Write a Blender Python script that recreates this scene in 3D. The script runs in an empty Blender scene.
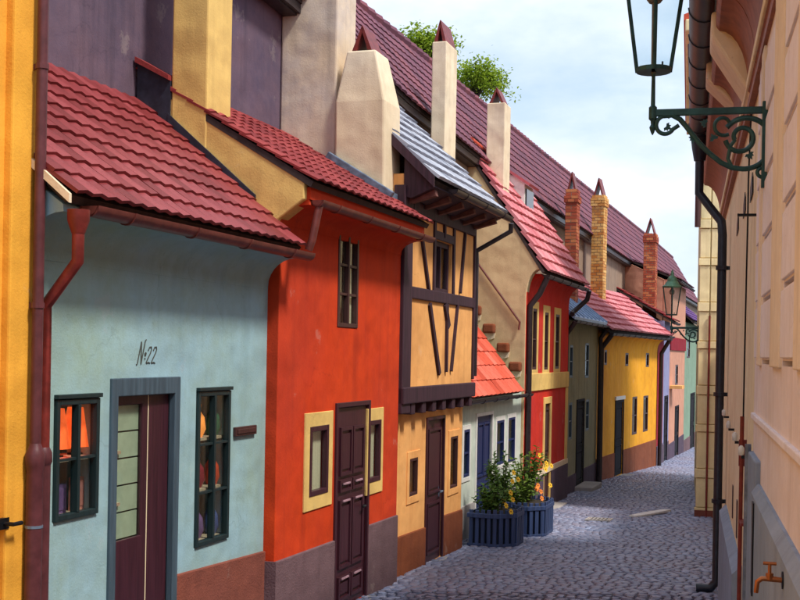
import bpy, math, random
from mathutils import Vector, Matrix
random.seed(7)
scene = bpy.context.scene

# ------------------------------------------------------------------ camera, sky, sun, exposure
F, CX, CY, HY, ROLL, EYE = 1200.0, 400.0, 300.0, 351.5, math.radians(1.05), 2.4
S_G, G0 = 0.035, 0.40                      # the lane falls gently: z = G0 - S_G * y
cam_d = bpy.data.cameras.new('camera'); cam = bpy.data.objects.new('camera', cam_d)
scene.collection.objects.link(cam); scene.camera = cam
cam_d.sensor_width = 36.0; cam_d.lens = 36.0*F/800.0
cam_d.shift_x = math.sin(ROLL)*(HY-CY)/800.0; cam_d.shift_y = math.cos(ROLL)*(HY-CY)/800.0
cam_d.clip_start = 0.02; cam_d.clip_end = 3000.0
cam.matrix_world = Matrix.Translation((0, 0, EYE)) @ Matrix.Rotation(math.pi/2, 4, 'X') @ Matrix.Rotation(ROLL, 4, 'Z')

SUN_EL, SUN_H = math.radians(56), Vector((0.80, -0.60))
world = bpy.data.worlds.new('World'); scene.world = world; world.use_nodes = True
wn, wl = world.node_tree.nodes, world.node_tree.links
wn.clear()
w_out = wn.new('ShaderNodeOutputWorld'); w_bg = wn.new('ShaderNodeBackground')
sky = wn.new('ShaderNodeTexSky'); sky.sky_type = 'NISHITA'; sky.sun_disc = False
sky.sun_elevation = SUN_EL; sky.sun_rotation = math.atan2(SUN_H.x, SUN_H.y)
sky.air_density = 1.0; sky.dust_density = 1.6
w_tc = wn.new('ShaderNodeTexCoord'); w_map = wn.new('ShaderNodeMapping'); w_map.inputs['Scale'].default_value = (1.0, 1.0, 2.2)
w_map.inputs['Location'].default_value = (0.3, 0.15, 0.0)
w_n = wn.new('ShaderNodeTexNoise'); w_n.inputs['Scale'].default_value = 3.4; w_n.inputs['Detail'].default_value = 8; w_n.inputs['Roughness'].default_value = 0.55
w_r = wn.new('ShaderNodeValToRGB'); w_r.color_ramp.elements[0].position = 0.34; w_r.color_ramp.elements[1].position = 0.60
w_n2 = wn.new('ShaderNodeTexNoise'); w_n2.inputs['Scale'].default_value = 6.0; w_n2.inputs['Detail'].default_value = 6
w_r2 = wn.new('ShaderNodeValToRGB'); w_r2.color_ramp.elements[0].position = 0.35; w_r2.color_ramp.elements[1].position = 0.68
w_r2.color_ramp.elements[0].color = (5.4, 6.1, 7.4, 1); w_r2.color_ramp.elements[1].color = (7.6, 8.0, 8.8, 1)
w_mx = wn.new('ShaderNodeMixRGB'); w_haze = wn.new('ShaderNodeMixRGB'); w_haze.inputs['Fac'].default_value = 0.42
w_haze.inputs['Color2'].default_value = (5.2, 6.8, 8.8, 1)
wl.new(w_tc.outputs['Generated'], w_map.inputs['Vector']); wl.new(w_map.outputs[0], w_n.inputs['Vector']); wl.new(w_map.outputs[0], w_n2.inputs['Vector'])
wl.new(w_n.outputs['Fac'], w_r.inputs[0]); wl.new(w_n2.outputs['Fac'], w_r2.inputs[0])
wl.new(sky.outputs[0], w_haze.inputs['Color1'])
wl.new(w_r.outputs[0], w_mx.inputs['Fac']); wl.new(w_haze.outputs[0], w_mx.inputs['Color1']); wl.new(w_r2.outputs[0], w_mx.inputs['Color2'])
wl.new(w_mx.outputs[0], w_bg.inputs['Color']); w_bg.inputs['Strength'].default_value = 0.105
wl.new(w_bg.outputs[0], w_out.inputs['Surface'])

sun_d = bpy.data.lights.new('sun', 'SUN'); sun_d.energy = 2.6; sun_d.angle = math.radians(9); sun_d.color = (1.0, 0.95, 0.87)
sun = bpy.data.objects.new('sun', sun_d); scene.collection.objects.link(sun)
_h = SUN_H.normalized(); sv = Vector((_h.x*math.cos(SUN_EL), _h.y*math.cos(SUN_EL), math.sin(SUN_EL)))
sun.rotation_euler = sv.to_track_quat('Z', 'Y').to_euler(); sun.location = sv*60

scene.view_settings.view_transform = 'Standard'; scene.view_settings.look = 'None'
scene.view_settings.gamma = 1.0; scene.view_settings.use_curve_mapping = False
scene.view_settings.exposure = 0.62
scene.render.resolution_x = 1024; scene.render.resolution_y = 768

# ------------------------------------------------------------------ pixel helpers and frames
def ray(x, y):
    dx, dy = x-CX, y-CY; c, s = math.cos(ROLL), math.sin(ROLL)
    return Vector(((c*dx+s*dy)/F, 1.0, -((-s*dx+c*dy)-(HY-CY))/F))
def gz(y): return G0 - S_G*y
class Frame:
    """x along the wall away from the camera, y square to it, z up"""
    def __init__(s, P, e):
        s.P = Vector(P); s.e = Vector(e).normalized(); s.m = Vector((-s.e.y, s.e.x))
        s.M = Matrix(((s.e.x, s.m.x, 0, s.P.x), (s.e.y, s.m.y, 0, s.P.y), (0, 0, 1, 0), (0, 0, 0, 1)))
    def hit(s, x, y, d):                      # on the plane y = d
        r = ray(x, y); r2 = Vector((r.x, r.y)); t = (s.P.dot(s.m)+d)/r2.dot(s.m); q = r*t
        return (Vector((q.x, q.y))-s.P).dot(s.e), EYE+q.z
    def hitu(s, x, y, u):                     # on the plane x = u
        r = ray(x, y); r2 = Vector((r.x, r.y)); t = (u+s.P.dot(s.e))/r2.dot(s.e); q = r*t
        return (Vector((q.x, q.y))-s.P).dot(s.m), EYE+q.z
    def gz(s, u, d=0): return gz((s.M @ Vector((u, d, 0))).y)
    def rect(s, d, xl, yt, yb, xr):           # rectangle on y = d from pixels: left x, top and bottom at left, right x
        u0, z1 = s.hit(xl, yt, d); _, z0 = s.hit(xl, yb, d); u1, _ = s.hit(xr, (yt+yb)/2, d)
        return (u0, u1, z0, z1)
L = Frame((-0.54, 11.3), (0.326, 1.0))        # cottage row: +y into the houses
R = Frame((0.383, 0.0), (0.2417, 1.0))        # opposite wall: +y towards the lane

# ------------------------------------------------------------------ materials
def lin(r, g, b):
    f = lambda c: (c/255/12.92) if c/255 <= 0.04045 else ((c/255+0.055)/1.055)**2.4
    return (f(r), f(g), f(b), 1.0)
MATS = {}
def nodes(name):
    m = bpy.data.materials.new(name); m.use_nodes = True
    return m, m.node_tree.nodes, m.node_tree.links, m.node_tree.nodes['Principled BSDF']
def mixc(n, l, fac, a, b, mode='MIX'):
    x = n.new('ShaderNodeMixRGB'); x.blend_type = mode
    for i, v in ((0, fac), (1, a), (2, b)):
        if hasattr(v, 'is_linked'): l.new(v, x.inputs[i])
        else: x.inputs[i].default_value = v
    return x.outputs[0]
def noise(n, l, scale, detail=4, rough=0.55, stretch=None, src='Object'):
    tc = n.new('ShaderNodeTexCoord'); t = n.new('ShaderNodeTexNoise')
    t.inputs['Scale'].default_value = scale; t.inputs['Detail'].default_value = detail; t.inputs['Roughness'].default_value = rough
    if stretch:
        mp = n.new('ShaderNodeMapping'); mp.inputs['Scale'].default_value = stretch
        l.new(tc.outputs[src], mp.inputs[0]); l.new(mp.outputs[0], t.inputs[0])
    else: l.new(tc.outputs[src], t.inputs[0])
    return t.outputs['Fac']
def ramp(n, l, v, p0, p1, c0=(0, 0, 0, 1), c1=(1, 1, 1, 1)):
    r = n.new('ShaderNodeValToRGB'); r.color_ramp.elements[0].position = p0; r.color_ramp.elements[1].position = p1
    r.color_ramp.elements[0].color = c0; r.color_ramp.elements[1].color = c1; l.new(v, r.inputs[0]); return r.outputs[0]
def bump(n, l, b, v, strength, dist=0.01):
    x = n.new('ShaderNodeBump'); x.inputs['Strength'].default_value = strength; x.inputs['Distance'].default_value = dist
    l.new(v, x.inputs['Height']); l.new(x.outputs[0], b.inputs['Normal']); return x
def rnd01(n, l):
    o = n.new('ShaderNodeObjectInfo'); g = n.new('ShaderNodeNewGeometry'); a = n.new('ShaderNodeMath'); a.operation = 'ADD'
    f = n.new('ShaderNodeMath'); f.operation = 'FRACT'
    l.new(o.outputs['Random'], a.inputs[0]); l.new(g.outputs['Random Per Island'], a.inputs[1]); l.new(a.outputs[0], f.inputs[0]); return f.outputs[0]
def scale_c(c, k): return (c[0]*k, c[1]*k, c[2]*k, 1)
def stucco(name, col, alt=None, streak=0.35, stain=None, rough=0.9, bmp=0.28, amount=0.6):
    """limewashed plaster: blotches of a second tone, rain streaks, trowel relief"""
    if name in MATS: return MATS[name]
    m, n, l, b = nodes(name); alt = alt or scale_c(col, 0.72)
    c = mixc(n, l, ramp(n, l, noise(n, l, 1.3, 6, 0.6), 0.35, 0.72, c1=(amount,)*3+(1,)), col, alt)
    fine = noise(n, l, 9, 6, 0.65)
    c = mixc(n, l, ramp(n, l, fine, 0.42, 0.75, c1=(0.45,)*3+(1,)), c, scale_c(col, 1.22))
    st = noise(n, l, 1.0, 5, 0.6, (5.5, 5.5, 0.35))
    c = mixc(n, l, ramp(n, l, st, 0.5, 0.78, c1=(streak,)*3+(1,)), c, stain or scale_c(alt, 0.55))
    spot = noise(n, l, 26, 3, 0.7)
    c = mixc(n, l, ramp(n, l, spot, 0.64, 0.74, c1=(0.35,)*3+(1,)), c, scale_c(alt, 0.6))
    big = noise(n, l, 0.55, 3, 0.5)
    c = mixc(n, l, ramp(n, l, big, 0.42, 0.62, c1=(0.32,)*3+(1,)), c, (alt[0]*0.85+0.02, alt[1]*0.9+0.02, alt[2]*0.85+0.02, 1))
    # flaked patches where the undercoat shows, and hairline cracks
    pz = mixc(n, l, 0.35, noise(n, l, 2.1, 2, 0.5), noise(n, l, 11, 6, 0.75)); peel = ramp(n, l, pz, 0.625, 0.66, c1=(0.35,)*3+(1,))
    c = mixc(n, l, peel, c, (col[0]*0.5+0.24, col[1]*0.5+0.22, col[2]*0.5+0.19, 1))
    tc = n.new('ShaderNodeTexCoord'); vo = n.new('ShaderNodeTexVoronoi'); vo.feature = 'DISTANCE_TO_EDGE'; vo.inputs['Scale'].default_value = 0.9
    wp = n.new('ShaderNodeTexNoise'); wp.inputs['Scale'].default_value = 3.0; wp.inputs['Detail'].default_value = 5; l.new(tc.outputs['Object'], wp.inputs[0])
    va = n.new('ShaderNodeVectorMath'); va.operation = 'MULTIPLY_ADD'; va.inputs[1].default_value = (.5, .5, .5); l.new(wp.outputs['Color'], va.inputs[0]); l.new(tc.outputs['Object'], va.inputs[2]); l.new(va.outputs[0], vo.inputs['Vector'])
    crk = ramp(n, l, vo.outputs['Distance'], 0.0, 0.006, c0=(1, 1, 1, 1), c1=(0, 0, 0, 1)); gate = ramp(n, l, noise(n, l, 0.8, 2), 0.52, 0.60)
    ck = n.new('ShaderNodeMath'); ck.operation = 'MULTIPLY'; l.new(crk, ck.inputs[0]); l.new(gate, ck.inputs[1]); ck2 = n.new('ShaderNodeMath'); ck2.operation = 'MULTIPLY'; l.new(ck.outputs[0], ck2.inputs[0]); ck2.inputs[1].default_value = 0.22
    c = mixc(n, l, ck2.outputs[0], c, scale_c(alt, 0.35))
    l.new(c, b.inputs['Base Color']); b.inputs['Roughness'].default_value = rough; b.inputs['Specular IOR Level'].default_value = 0.2
    h = mixc(n, l, 0.5, noise(n, l, 5, 5, 0.6), noise(n, l, 60, 4, 0.7)); b1 = bump(n, l, b, h, bmp, 0.02)
    b2 = n.new('ShaderNodeBump'); b2.inputs['Strength'].default_value = 0.6; b2.inputs['Distance'].default_value = 0.10; l.new(noise(n, l, 1.8, 2, 0.45), b2.inputs['Height']); l.new(b2.outputs[0], b1.inputs['Normal'])
    MATS[name] = m; return m
def plain(name, col, rough=0.6, var=0.25, metal=0.0, grain=None, bmp=0.15, spec=0.4):
    if name in MATS: return MATS[name]
    m, n, l, b = nodes(name)
    v = noise(n, l, 1.0, 5, 0.6, grain) if grain else noise(n, l, 12, 5, 0.6)
    c = mixc(n, l, ramp(n, l, v, 0.35, 0.7), scale_c(col, 1-var), scale_c(col, 1+var))
    l.new(c, b.inputs['Base Color']); b.inputs['Roughness'].default_value = rough; b.inputs['Metallic'].default_value = metal
    b.inputs['Specular IOR Level'].default_value = spec
    if bmp: bump(n, l, b, v, bmp, 0.006)
    MATS[name] = m; return m
def tilemat(name, c0, c1, c2, rough=0.75, bmp=0.3):
    """fired tiles: each piece its own tone plus lichen and soot"""
    if name in MATS: return MATS[name]
    m, n, l, b = nodes(name); r = rnd01(n, l)
    rp = n.new('ShaderNodeValToRGB'); l.new(r, rp.inputs[0]); e = rp.color_ramp.elements
    e[0].color = c0; e[0].position = 0.0; e[1].color = c2; e[1].position = 1.0; k = e.new(0.5); k.color = c1
    nz = noise(n, l, 14, 6, 0.65, src='Object')
    c = mixc(n, l, ramp(n, l, nz, 0.5, 0.8, c1=(0.5,)*3+(1,)), rp.outputs[0], scale_c(c0, 0.45))
    l.new(c, b.inputs['Base Color']); b.inputs['Roughness'].default_value = rough; b.inputs['Specular IOR Level'].default_value = 0.3
    if bmp: bump(n, l, b, noise(n, l, 45, 4, 0.6), bmp, 0.008)
    else:
        out = [x for x in n if x.type == 'OUTPUT_MATERIAL'][0]; tr = n.new('ShaderNodeBsdfTranslucent'); l.new(c, tr.inputs[0]); ms = n.new('ShaderNodeMixShader'); ms.inputs[0].default_value = 0.45
        l.new(b.outputs[0], ms.inputs[1]); l.new(tr.outputs[0], ms.inputs[2]); l.new(ms.outputs[0], out.inputs[0])
    MATS[name] = m; return m
def glassmat(name, tint=(0.9, 0.95, 0.95, 1)):
    if name in MATS: return MATS[name]
    m, n, l, b = nodes(name); out = [x for x in n if x.type == 'OUTPUT_MATERIAL'][0]
    t = n.new('ShaderNodeBsdfTransparent'); t.inputs[0].default_value = tint
    g = n.new('ShaderNodeBsdfGlossy'); g.inputs['Roughness'].default_value = 0.04
    lw_ = n.new('ShaderNodeLayerWeight'); lw_.inputs['Blend'].default_value = 0.5; pw = n.new('ShaderNodeMath'); pw.operation = 'POWER'; pw.inputs[1].default_value = 4.0; l.new(lw_.outputs['Facing'], pw.inputs[0]); fr = n.new('ShaderNodeMath'); fr.operation = 'MULTIPLY_ADD'; fr.inputs[1].default_value = 0.7; fr.inputs[2].default_value = 0.035; l.new(pw.outputs[0], fr.inputs[0])
    x = n.new('ShaderNodeMixShader'); l.new(fr.outputs[0], x.inputs[0]); l.new(t.outputs[0], x.inputs[1]); l.new(g.outputs[0], x.inputs[2])
    l.new(x.outputs[0], out.inputs[0]); n.remove(b); MATS[name] = m; return m
def glow(name, col, strength):
    if name in MATS: return MATS[name]
    m, n, l, b = nodes(name); b.inputs['Base Color'].default_value = col
    v = noise(n, l, 18, 3); c = mixc(n, l, ramp(n, l, v, 0.3, 0.7), scale_c(col, 0.6), col)
    l.new(c, b.inputs['Emission Color']); b.inputs['Emission Strength'].default_value = strength; MATS[name] = m; return m

GLASS = glassmat('thin_glass')
DARKGLASS = plain('dark_pane', (0.012, 0.014, 0.018, 1), 0.12, 0.4, bmp=0.0, spec=0.5)
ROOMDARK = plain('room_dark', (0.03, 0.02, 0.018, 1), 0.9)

# ------------------------------------------------------------------ mesh builder
COL = scene.collection
INFO = {}                                   # object -> (frame, base)
class MB:
    def __init__(s): s.v = []; s.f = []
    def add(s, vs, fs):
        o = len(s.v); s.v += [tuple(p) for p in vs]; s.f += [tuple(i+o for i in f) for f in fs]; return s
    def box(s, x0, x1, y0, y1, z0, z1, M=None):
        vs = [Vector(p) for p in ((x0,y0,z0),(x1,y0,z0),(x1,y1,z0),(x0,y1,z0),(x0,y0,z1),(x1,y0,z1),(x1,y1,z1),(x0,y1,z1))]
        if M is not None: vs = [M @ p for p in vs]
        return s.add(vs, [(0,3,2,1),(4,5,6,7),(0,1,5,4),(1,2,6,5),(2,3,7,6),(3,0,4,7)])
    def prism(s, poly, axis, a, b):          # polygon in the two other axes, extruded along axis from a to b
        def p3(p, t):
            return {'x': (t, p[0], p[1]), 'y': (p[0], t, p[1]), 'z': (p[0], p[1], t)}[axis]
        k = len(poly); vs = [p3(p, a) for p in poly]+[p3(p, b) for p in poly]
        fs = [tuple(range(k)), tuple(range(2*k-1, k-1, -1))]+[(i, k+i, k+(i+1) % k, (i+1) % k) for i in range(k)]
        return s.add(vs, fs)
    def beam(s, p, q, w, h, up=(0, 0, 1)):
        p, q = Vector(p), Vector(q); t = (q-p).normalized(); a = t.cross(Vector(up)).normalized()*w/2; b = a.cross(t).normalized()*h/2
        return s.add([p-a-b, p+a-b, p+a+b, p-a+b, q-a-b, q+a-b, q+a+b, q-a+b],
                     [(0,3,2,1),(4,5,6,7),(0,1,5,4),(1,2,6,5),(2,3,7,6),(3,0,4,7)])
    def tube(s, pts, r, seg=10, cap=True):
        pts = [Vector(p) for p in pts]; k = len(pts); rr = r if isinstance(r, (list, tuple)) else [r]*k
        t0 = (pts[1]-pts[0]).normalized(); a = t0.orthogonal().normalized(); base = len(s.v)
        for i, p in enumerate(pts):
            t = ((pts[min(i+1, k-1)]-pts[i]).normalized()+(pts[i]-pts[max(i-1, 0)]).normalized())
            t = t.normalized() if t.length > 1e-6 else t0
            a = (a-t*a.dot(t)).normalized(); b = t.cross(a)
            for j in range(seg):
                an = 2*math.pi*j/seg; s.v.append(tuple(p+(a*math.cos(an)+b*math.sin(an))*rr[i]))
        for i in range(k-1):
            for j in range(seg):
                A = base+i*seg+j; B = base+i*seg+(j+1) % seg; s.f.append((A, B, B+seg, A+seg))
        if cap:
            s.f.append(tuple(base+j for j in range(seg-1, -1, -1))); s.f.append(tuple(base+(k-1)*seg+j for j in range(seg)))
        return s
    def lathe(s, prof, c, seg=12, phase=0.0):  # (radius, z) profile about a vertical axis through c
        base = len(s.v); k = len(prof)
        for r, z in prof:
            for j in range(seg):
                an = 2*math.pi*(j+phase)/seg; s.v.append((c[0]+r*math.cos(an), c[1]+r*math.sin(an), c[2]+z))
        for i in range(k-1):
            for j in range(seg):
                A = base+i*seg+j; B = base+i*seg+(j+1) % seg; s.f.append((A, B, B+seg, A+seg))
        s.f.append(tuple(base+j for j in range(seg-1, -1, -1))); s.f.append(tuple(base+(k-1)*seg+j for j in range(seg)))
        return s
    def gutter(s, x0, x1, y, z, r, seg=8, t=0.012):
        prof = [(-r*math.cos(math.pi*i/seg), -r*math.sin(math.pi*i/seg)) for i in range(seg+1)]
        prof += [((r-t)*math.cos(math.pi*i/seg), -(r-t)*math.sin(math.pi*i/seg)) for i in range(seg+1)]
        k = len(prof); vs = [(x, y+p[0], z+p[1]) for x in (x0, x1) for p in prof]
        return s.add(vs, [(i, (i+1) % k, k+(i+1) % k, k+i) for i in range(k)])
    def wall(s, x0, x1, z0, z1, y0, y1, holes=()):
        """slab facing y0 with rectangular openings (x0, x1, z0, z1) and their reveals"""
        xs = sorted({x0, x1} | {c for h in holes for c in h[:2] if x0 < c < x1}); zs = sorted({z0, z1} | {c for h in holes for c in h[2:4] if z0 < c < z1})
        def solid(i, j):
            if not (0 <= i < len(xs)-1 and 0 <= j < len(zs)-1): return False
            cx, cz = (xs[i]+xs[i+1])/2, (zs[j]+zs[j+1])/2
            return not any(h[0] < cx < h[1] and h[2] < cz < h[3] for h in holes)
        for i in range(len(xs)-1):
            for j in range(len(zs)-1):
                if not solid(i, j): continue
                a, b, c, d = xs[i], xs[i+1], zs[j], zs[j+1]
                s.add([(a,y0,c),(b,y0,c),(b,y0,d),(a,y0,d)], [(0,1,2,3)]); s.add([(a,y1,c),(b,y1,c),(b,y1,d),(a,y1,d)], [(3,2,1,0)])
                if not solid(i-1, j): s.add([(a,y0,c),(a,y0,d),(a,y1,d),(a,y1,c)], [(0,1,2,3)])
                if not solid(i+1, j): s.add([(b,y0,c),(b,y1,c),(b,y1,d),(b,y0,d)], [(0,1,2,3)])
                if not solid(i, j-1): s.add([(a,y0,c),(a,y1,c),(b,y1,c),(b,y0,c)], [(0,1,2,3)])
                if not solid(i, j+1): s.add([(a,y0,d),(b,y0,d),(b,y1,d),(a,y1,d)], [(0,1,2,3)])
        return s
    def mesh(s, name, mat, base=(0, 0, 0), smooth=False):
        me = bpy.data.meshes.new(name); b = Vector(base)
        me.from_pydata([tuple(Vector(v)-b) for v in s.v], [], s.f)
        if smooth: me.polygons.foreach_set('use_smooth', [True]*len(me.polygons))
        if mat: me.materials.append(mat)
        me.update(); return me
    def build(s, name, mat, parent=None, frame=None, base=None, smooth=False, bevel=0, weld=False):
        if parent is not None: frame, base = INFO[parent]
        elif base is None:
            xs = [v[0] for v in s.v]; ys = [v[1] for v in s.v]; base = ((min(xs)+max(xs))/2, (min(ys)+max(ys))/2, min(v[2] for v in s.v))
        o = bpy.data.objects.new(name, s.mesh(name, mat, base, smooth)); COL.objects.link(o); INFO[o] = (frame, Vector(base))
        if parent is not None: o.parent = parent
        else: o.matrix_world = (frame.M if frame else Matrix()) @ Matrix.Translation(base)
        if weld: w = o.modifiers.new('weld', 'WELD'); w.merge_threshold = 0.0005
        if bevel:
            bv = o.modifiers.new('bevel', 'BEVEL'); bv.width = bevel; bv.segments = 2; bv.limit_method = 'ANGLE'
        if smooth:
            o.data.set_sharp_from_angle(angle=math.radians(40))
        return o
def tag(o, label, cat=None, group=None, kind=None):
    if label: o['label'] = label
    if cat: o['category'] = cat
    if group: o['group'] = group
    if kind: o['kind'] = kind
    return o
def thing(name, label, cat, frame, base, group=None):
    o = bpy.data.objects.new(name, None); COL.objects.link(o); o.empty_display_size = 0.2
    o.matrix_world = (frame.M if frame else Matrix()) @ Matrix.Translation(base); INFO[o] = (frame, Vector(base)); return tag(o, label, cat, group)
def inst(name, me, parent, M):              # shared-mesh piece; M in frame coordinates
    o = bpy.data.objects.new(name, me); COL.objects.link(o); fr, b = INFO[parent]; INFO[o] = (fr, b); o.parent = parent
    o.matrix_local = Matrix.Translation(-b) @ M; return o
def arc(cx, cy, r, a0, a1, k=16):
    return [(cx+r*math.cos(math.radians(a0+(a1-a0)*i/k)), cy+r*math.sin(math.radians(a0+(a1-a0)*i/k))) for i in range(k+1)]

# ------------------------------------------------------------------ ground and lane
def ground_sheet(name, pts, lift, mat):
    mb = MB(); mb.add([(x, y, gz(y)+lift) for x, y in pts], [tuple(range(len(pts)))])
    o = mb.build(name, mat, base=(0, 0, 0)); o['kind'] = 'structure'; return o
ground_sheet('ground', [(-500, -150), (900, -150), (900, 900), (-500, 900)], -0.02, plain('earth', (0.10, 0.09, 0.08, 1), 0.95))
def lw(u, d): p = L.M @ Vector((u, d, 0)); return (p.x, p.y)
def rw(u, d): p = R.M @ Vector((u, d, 0)); return (p.x, p.y)
lane = ground_sheet('lane', [rw(-6, 0.05), rw(60, -1), lw(62, .5), lw(-16, .5)], 0.0, plain('joint_sand', (0.16, 0.16, 0.20, 1), 0.95))
COBM = None
def cobble_material():
    m, n, l, b = nodes('cobble_stone'); r = rnd01(n, l)
    rp = n.new('ShaderNodeValToRGB'); l.new(r, rp.inputs[0]); e = rp.color_ramp.elements
    e[0].color = (0.14, 0.17, 0.27, 1); e[1].color = (0.32, 0.38, 0.56, 1)
    for p, c in ((0.3, (0.20, 0.24, 0.38, 1)), (0.55, (0.25, 0.29, 0.43, 1)), (0.8, (0.27, 0.26, 0.36, 1))): k = e.new(p); k.color = c
    big = n.new('ShaderNodeTexNoise'); g = n.new('ShaderNodeNewGeometry'); l.new(g.outputs['Position'], big.inputs['Vector']); big.inputs['Scale'].default_value = 0.7; big.inputs['Detail'].default_value = 4
    c = mixc(n, l, ramp(n, l, big.outputs['Fac'], 0.38, 0.68, c1=(0.55,)*3+(1,)), rp.outputs[0], (0.22, 0.19, 0.24, 1))
    c = mixc(n, l, ramp(n, l, noise(n, l, 40, 4), 0.4, 0.8, c1=(0.5,)*3+(1,)), c, (0.10, 0.10, 0.13, 1))
    l.new(c, b.inputs['Base Color']); b.inputs['Roughness'].default_value = 0.45; b.inputs['Specular IOR Level'].default_value = 0.5
    bump(n, l, b, noise(n, l, 70, 4), 0.35, 0.006); return m
COBM = cobble_material()
def cobble_verts(w, h, t, rng):
    j = lambda a: a*(1+rng.uniform(-0.16, 0.16)); vs = []
    for z, k in ((-0.03, 1.0), (t*0.55, 1.0), (t, 0.66)):
        for sx, sy in ((-1, -1), (1, -1), (1, 1), (-1, 1)): vs.append([sx*w/2*k, sy*h/2*k, z])
    for i in range(4):
        dx, dy = rng.uniform(-.12, .12)*w, rng.uniform(-.12, .12)*h
        for q in (0, 4, 8): vs[q+i][0] += dx; vs[q+i][1] += dy
    for i in range(8, 12): vs[i][2] += rng.uniform(-.004, .004)
    return vs
COB_F = [(0,1,5,4),(1,2,6,5),(2,3,7,6),(3,0,4,7),(4,5,9,8),(5,6,10,9),(6,7,11,10),(7,4,8,11),(8,9,10,11)]
rng = random.Random(3)
cobs = []; u = -2.6
while u < 46:
    cw = rng.uniform(0.085, 0.12); d = 0.25
    while d > -6.0:
        w = rng.uniform(0.085, 0.14); p = L.M @ Vector((u+cw/2+rng.uniform(-.006, .006)+0.05*math.sin(d*1.7), d-w/2, 0))
        if (p.x-R.P.x)*R.m.x+(p.y-R.P.y)*R.m.y > -0.05: cobs.append((p.x, p.y, cw-0.014, w-0.014, rng.uniform(-.05, .05)))
        else: break
        d -= w
    u += cw
def in_view(x, y):
    X = x/y*F+CX; Y = CY+(HY-CY)+(EYE-gz(y))/y*F; return X < 800 and Y < 604+0.018*(X-400)
cobs.sort(key=lambda c: (not in_view(c[0], c[1]), c[1]))
cvar = []
for k in range(14):
    me = bpy.data.meshes.new('cobble'); me.from_pydata(cobble_verts(1, 1, 0.018, rng), [], COB_F); me.materials.append(COBM)
    me.polygons.foreach_set('use_smooth', [True]*9); cvar.append(me)
TILT = Matrix.Rotation(-math.atan(S_G), 4, 'X'); angL = math.atan2(L.e.y, L.e.x)
INFO[lane] = (None, Vector((0, 0, 0)))
for i, (x, y, a, b, rz) in enumerate(cobs[:300]):
    inst('cobble', cvar[i % 14], lane, Matrix.Translation((x, y, gz(y)+rng.uniform(-.003, .004))) @ TILT @ Matrix.Rotation(angL+rz, 4, 'Z') @ Matrix.Diagonal((a, b, 1, 1)))
mb = MB()
for x, y, a, b, rz in cobs[300:]:
    c, s = math.cos(angL+rz), math.sin(angL+rz); z = gz(y)+rng.uniform(-.003, .004)
    mb.add([(x+c*v[0]-s*v[1], y+s*v[0]+c*v[1], z-S_G*(s*v[0]+c*v[1])+v[2]) for v in cobble_verts(a, b, 0.018, rng)], COB_F)
o = mb.build('cobbles', COBM, lane, smooth=False); o['kind'] = 'stuff'; o.data.polygons.foreach_set('use_smooth', [True]*len(o.data.polygons))

# ------------------------------------------------------------------ roof tiles
def tile_mesh(name, w, ln, t, mat, curve=0.012, k=4):
    """one roof tile: x across, y up the slope, z out of the roof; the lower end stands proud"""
    vs, fs = [], []
    for y, lift in ((0, t*1.1), (ln, 0.0)):
        for i in range(k+1):
            x = -w/2+w*i/k; c = curve*math.sin(math.pi*2*i/k - math.pi/2)*0.5+curve*0.5
            vs.append((x, y, lift+t+c))
        for i in range(k+1):
            x = -w/2+w*i/k; c = curve*math.sin(math.pi*2*i/k - math.pi/2)*0.5+curve*0.5
            vs.append((x, y, lift+c))
    n = k+1
    for i in range(k):
        fs.append((i, i+1, 2*n+i+1, 2*n+i)); fs.append((n+i+1, n+i, 3*n+i, 3*n+i+1)); fs.append((n+i, n+i+1, i+1, i)); fs.append((2*n+i, 2*n+i+1, 3*n+i+1, 3*n+i))
    fs += [(0, 2*n, 3*n, n), (k, n+k, 3*n+k, 2*n+k)]
    me = bpy.data.meshes.new(name); me.from_pydata(vs, [], fs); me.materials.append(mat); return me
def roof(house, u0, u1, de, ze, dt, zt, mat, deck, tw, course, t=0.016, curve=0.012, name='roof_tile', skip=None, slab=0.05):
    """deck slab from the eave (de, ze) to the top (dt, zt) with courses of tiles on it"""
    n = Vector((0, -(zt-ze), dt-de)); run = math.hypot(dt-de, zt-ze); n.normalize(); up = Vector((0, (dt-de)/run, (zt-ze)/run))
    mb = MB(); mb.prism([(de, ze), (dt, zt), (dt-n.y*slab, zt-n.z*slab), (de-n.y*slab, ze-n.z*slab)], 'x', u0+.01, u1-.01)
    rf = mb.build('roof', deck, house)
    rows = max(1, round(run/course)); cs = run/rows; cols = max(1, round((u1-u0)/tw)); w = (u1-u0)/cols
    mes = [tile_mesh(name, w*0.985, cs*1.28, t, mat, curve) for _ in range(1)]
    B = Matrix(((1, 0, 0, 0), (0, up.y, n.y, 0), (0, up.z, n.z, 0), (0, 0, 0, 1)))
    for r in range(rows):
        for c in range(cols):
            x = u0+(c+0.5)*w; y = -0.03+r*cs; p = Vector((x, de, ze))+up*y+n*0.004
            if skip and skip(p): continue
            J = Matrix.Rotation(random.uniform(-.012, .012), 4, 'Z') @ Matrix.Rotation(random.uniform(-.008, .012), 4, 'X')
            inst(name, mes[0], rf, Matrix.Translation(p+n*random.uniform(0, .003)) @ B @ J)
    return rf

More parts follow.
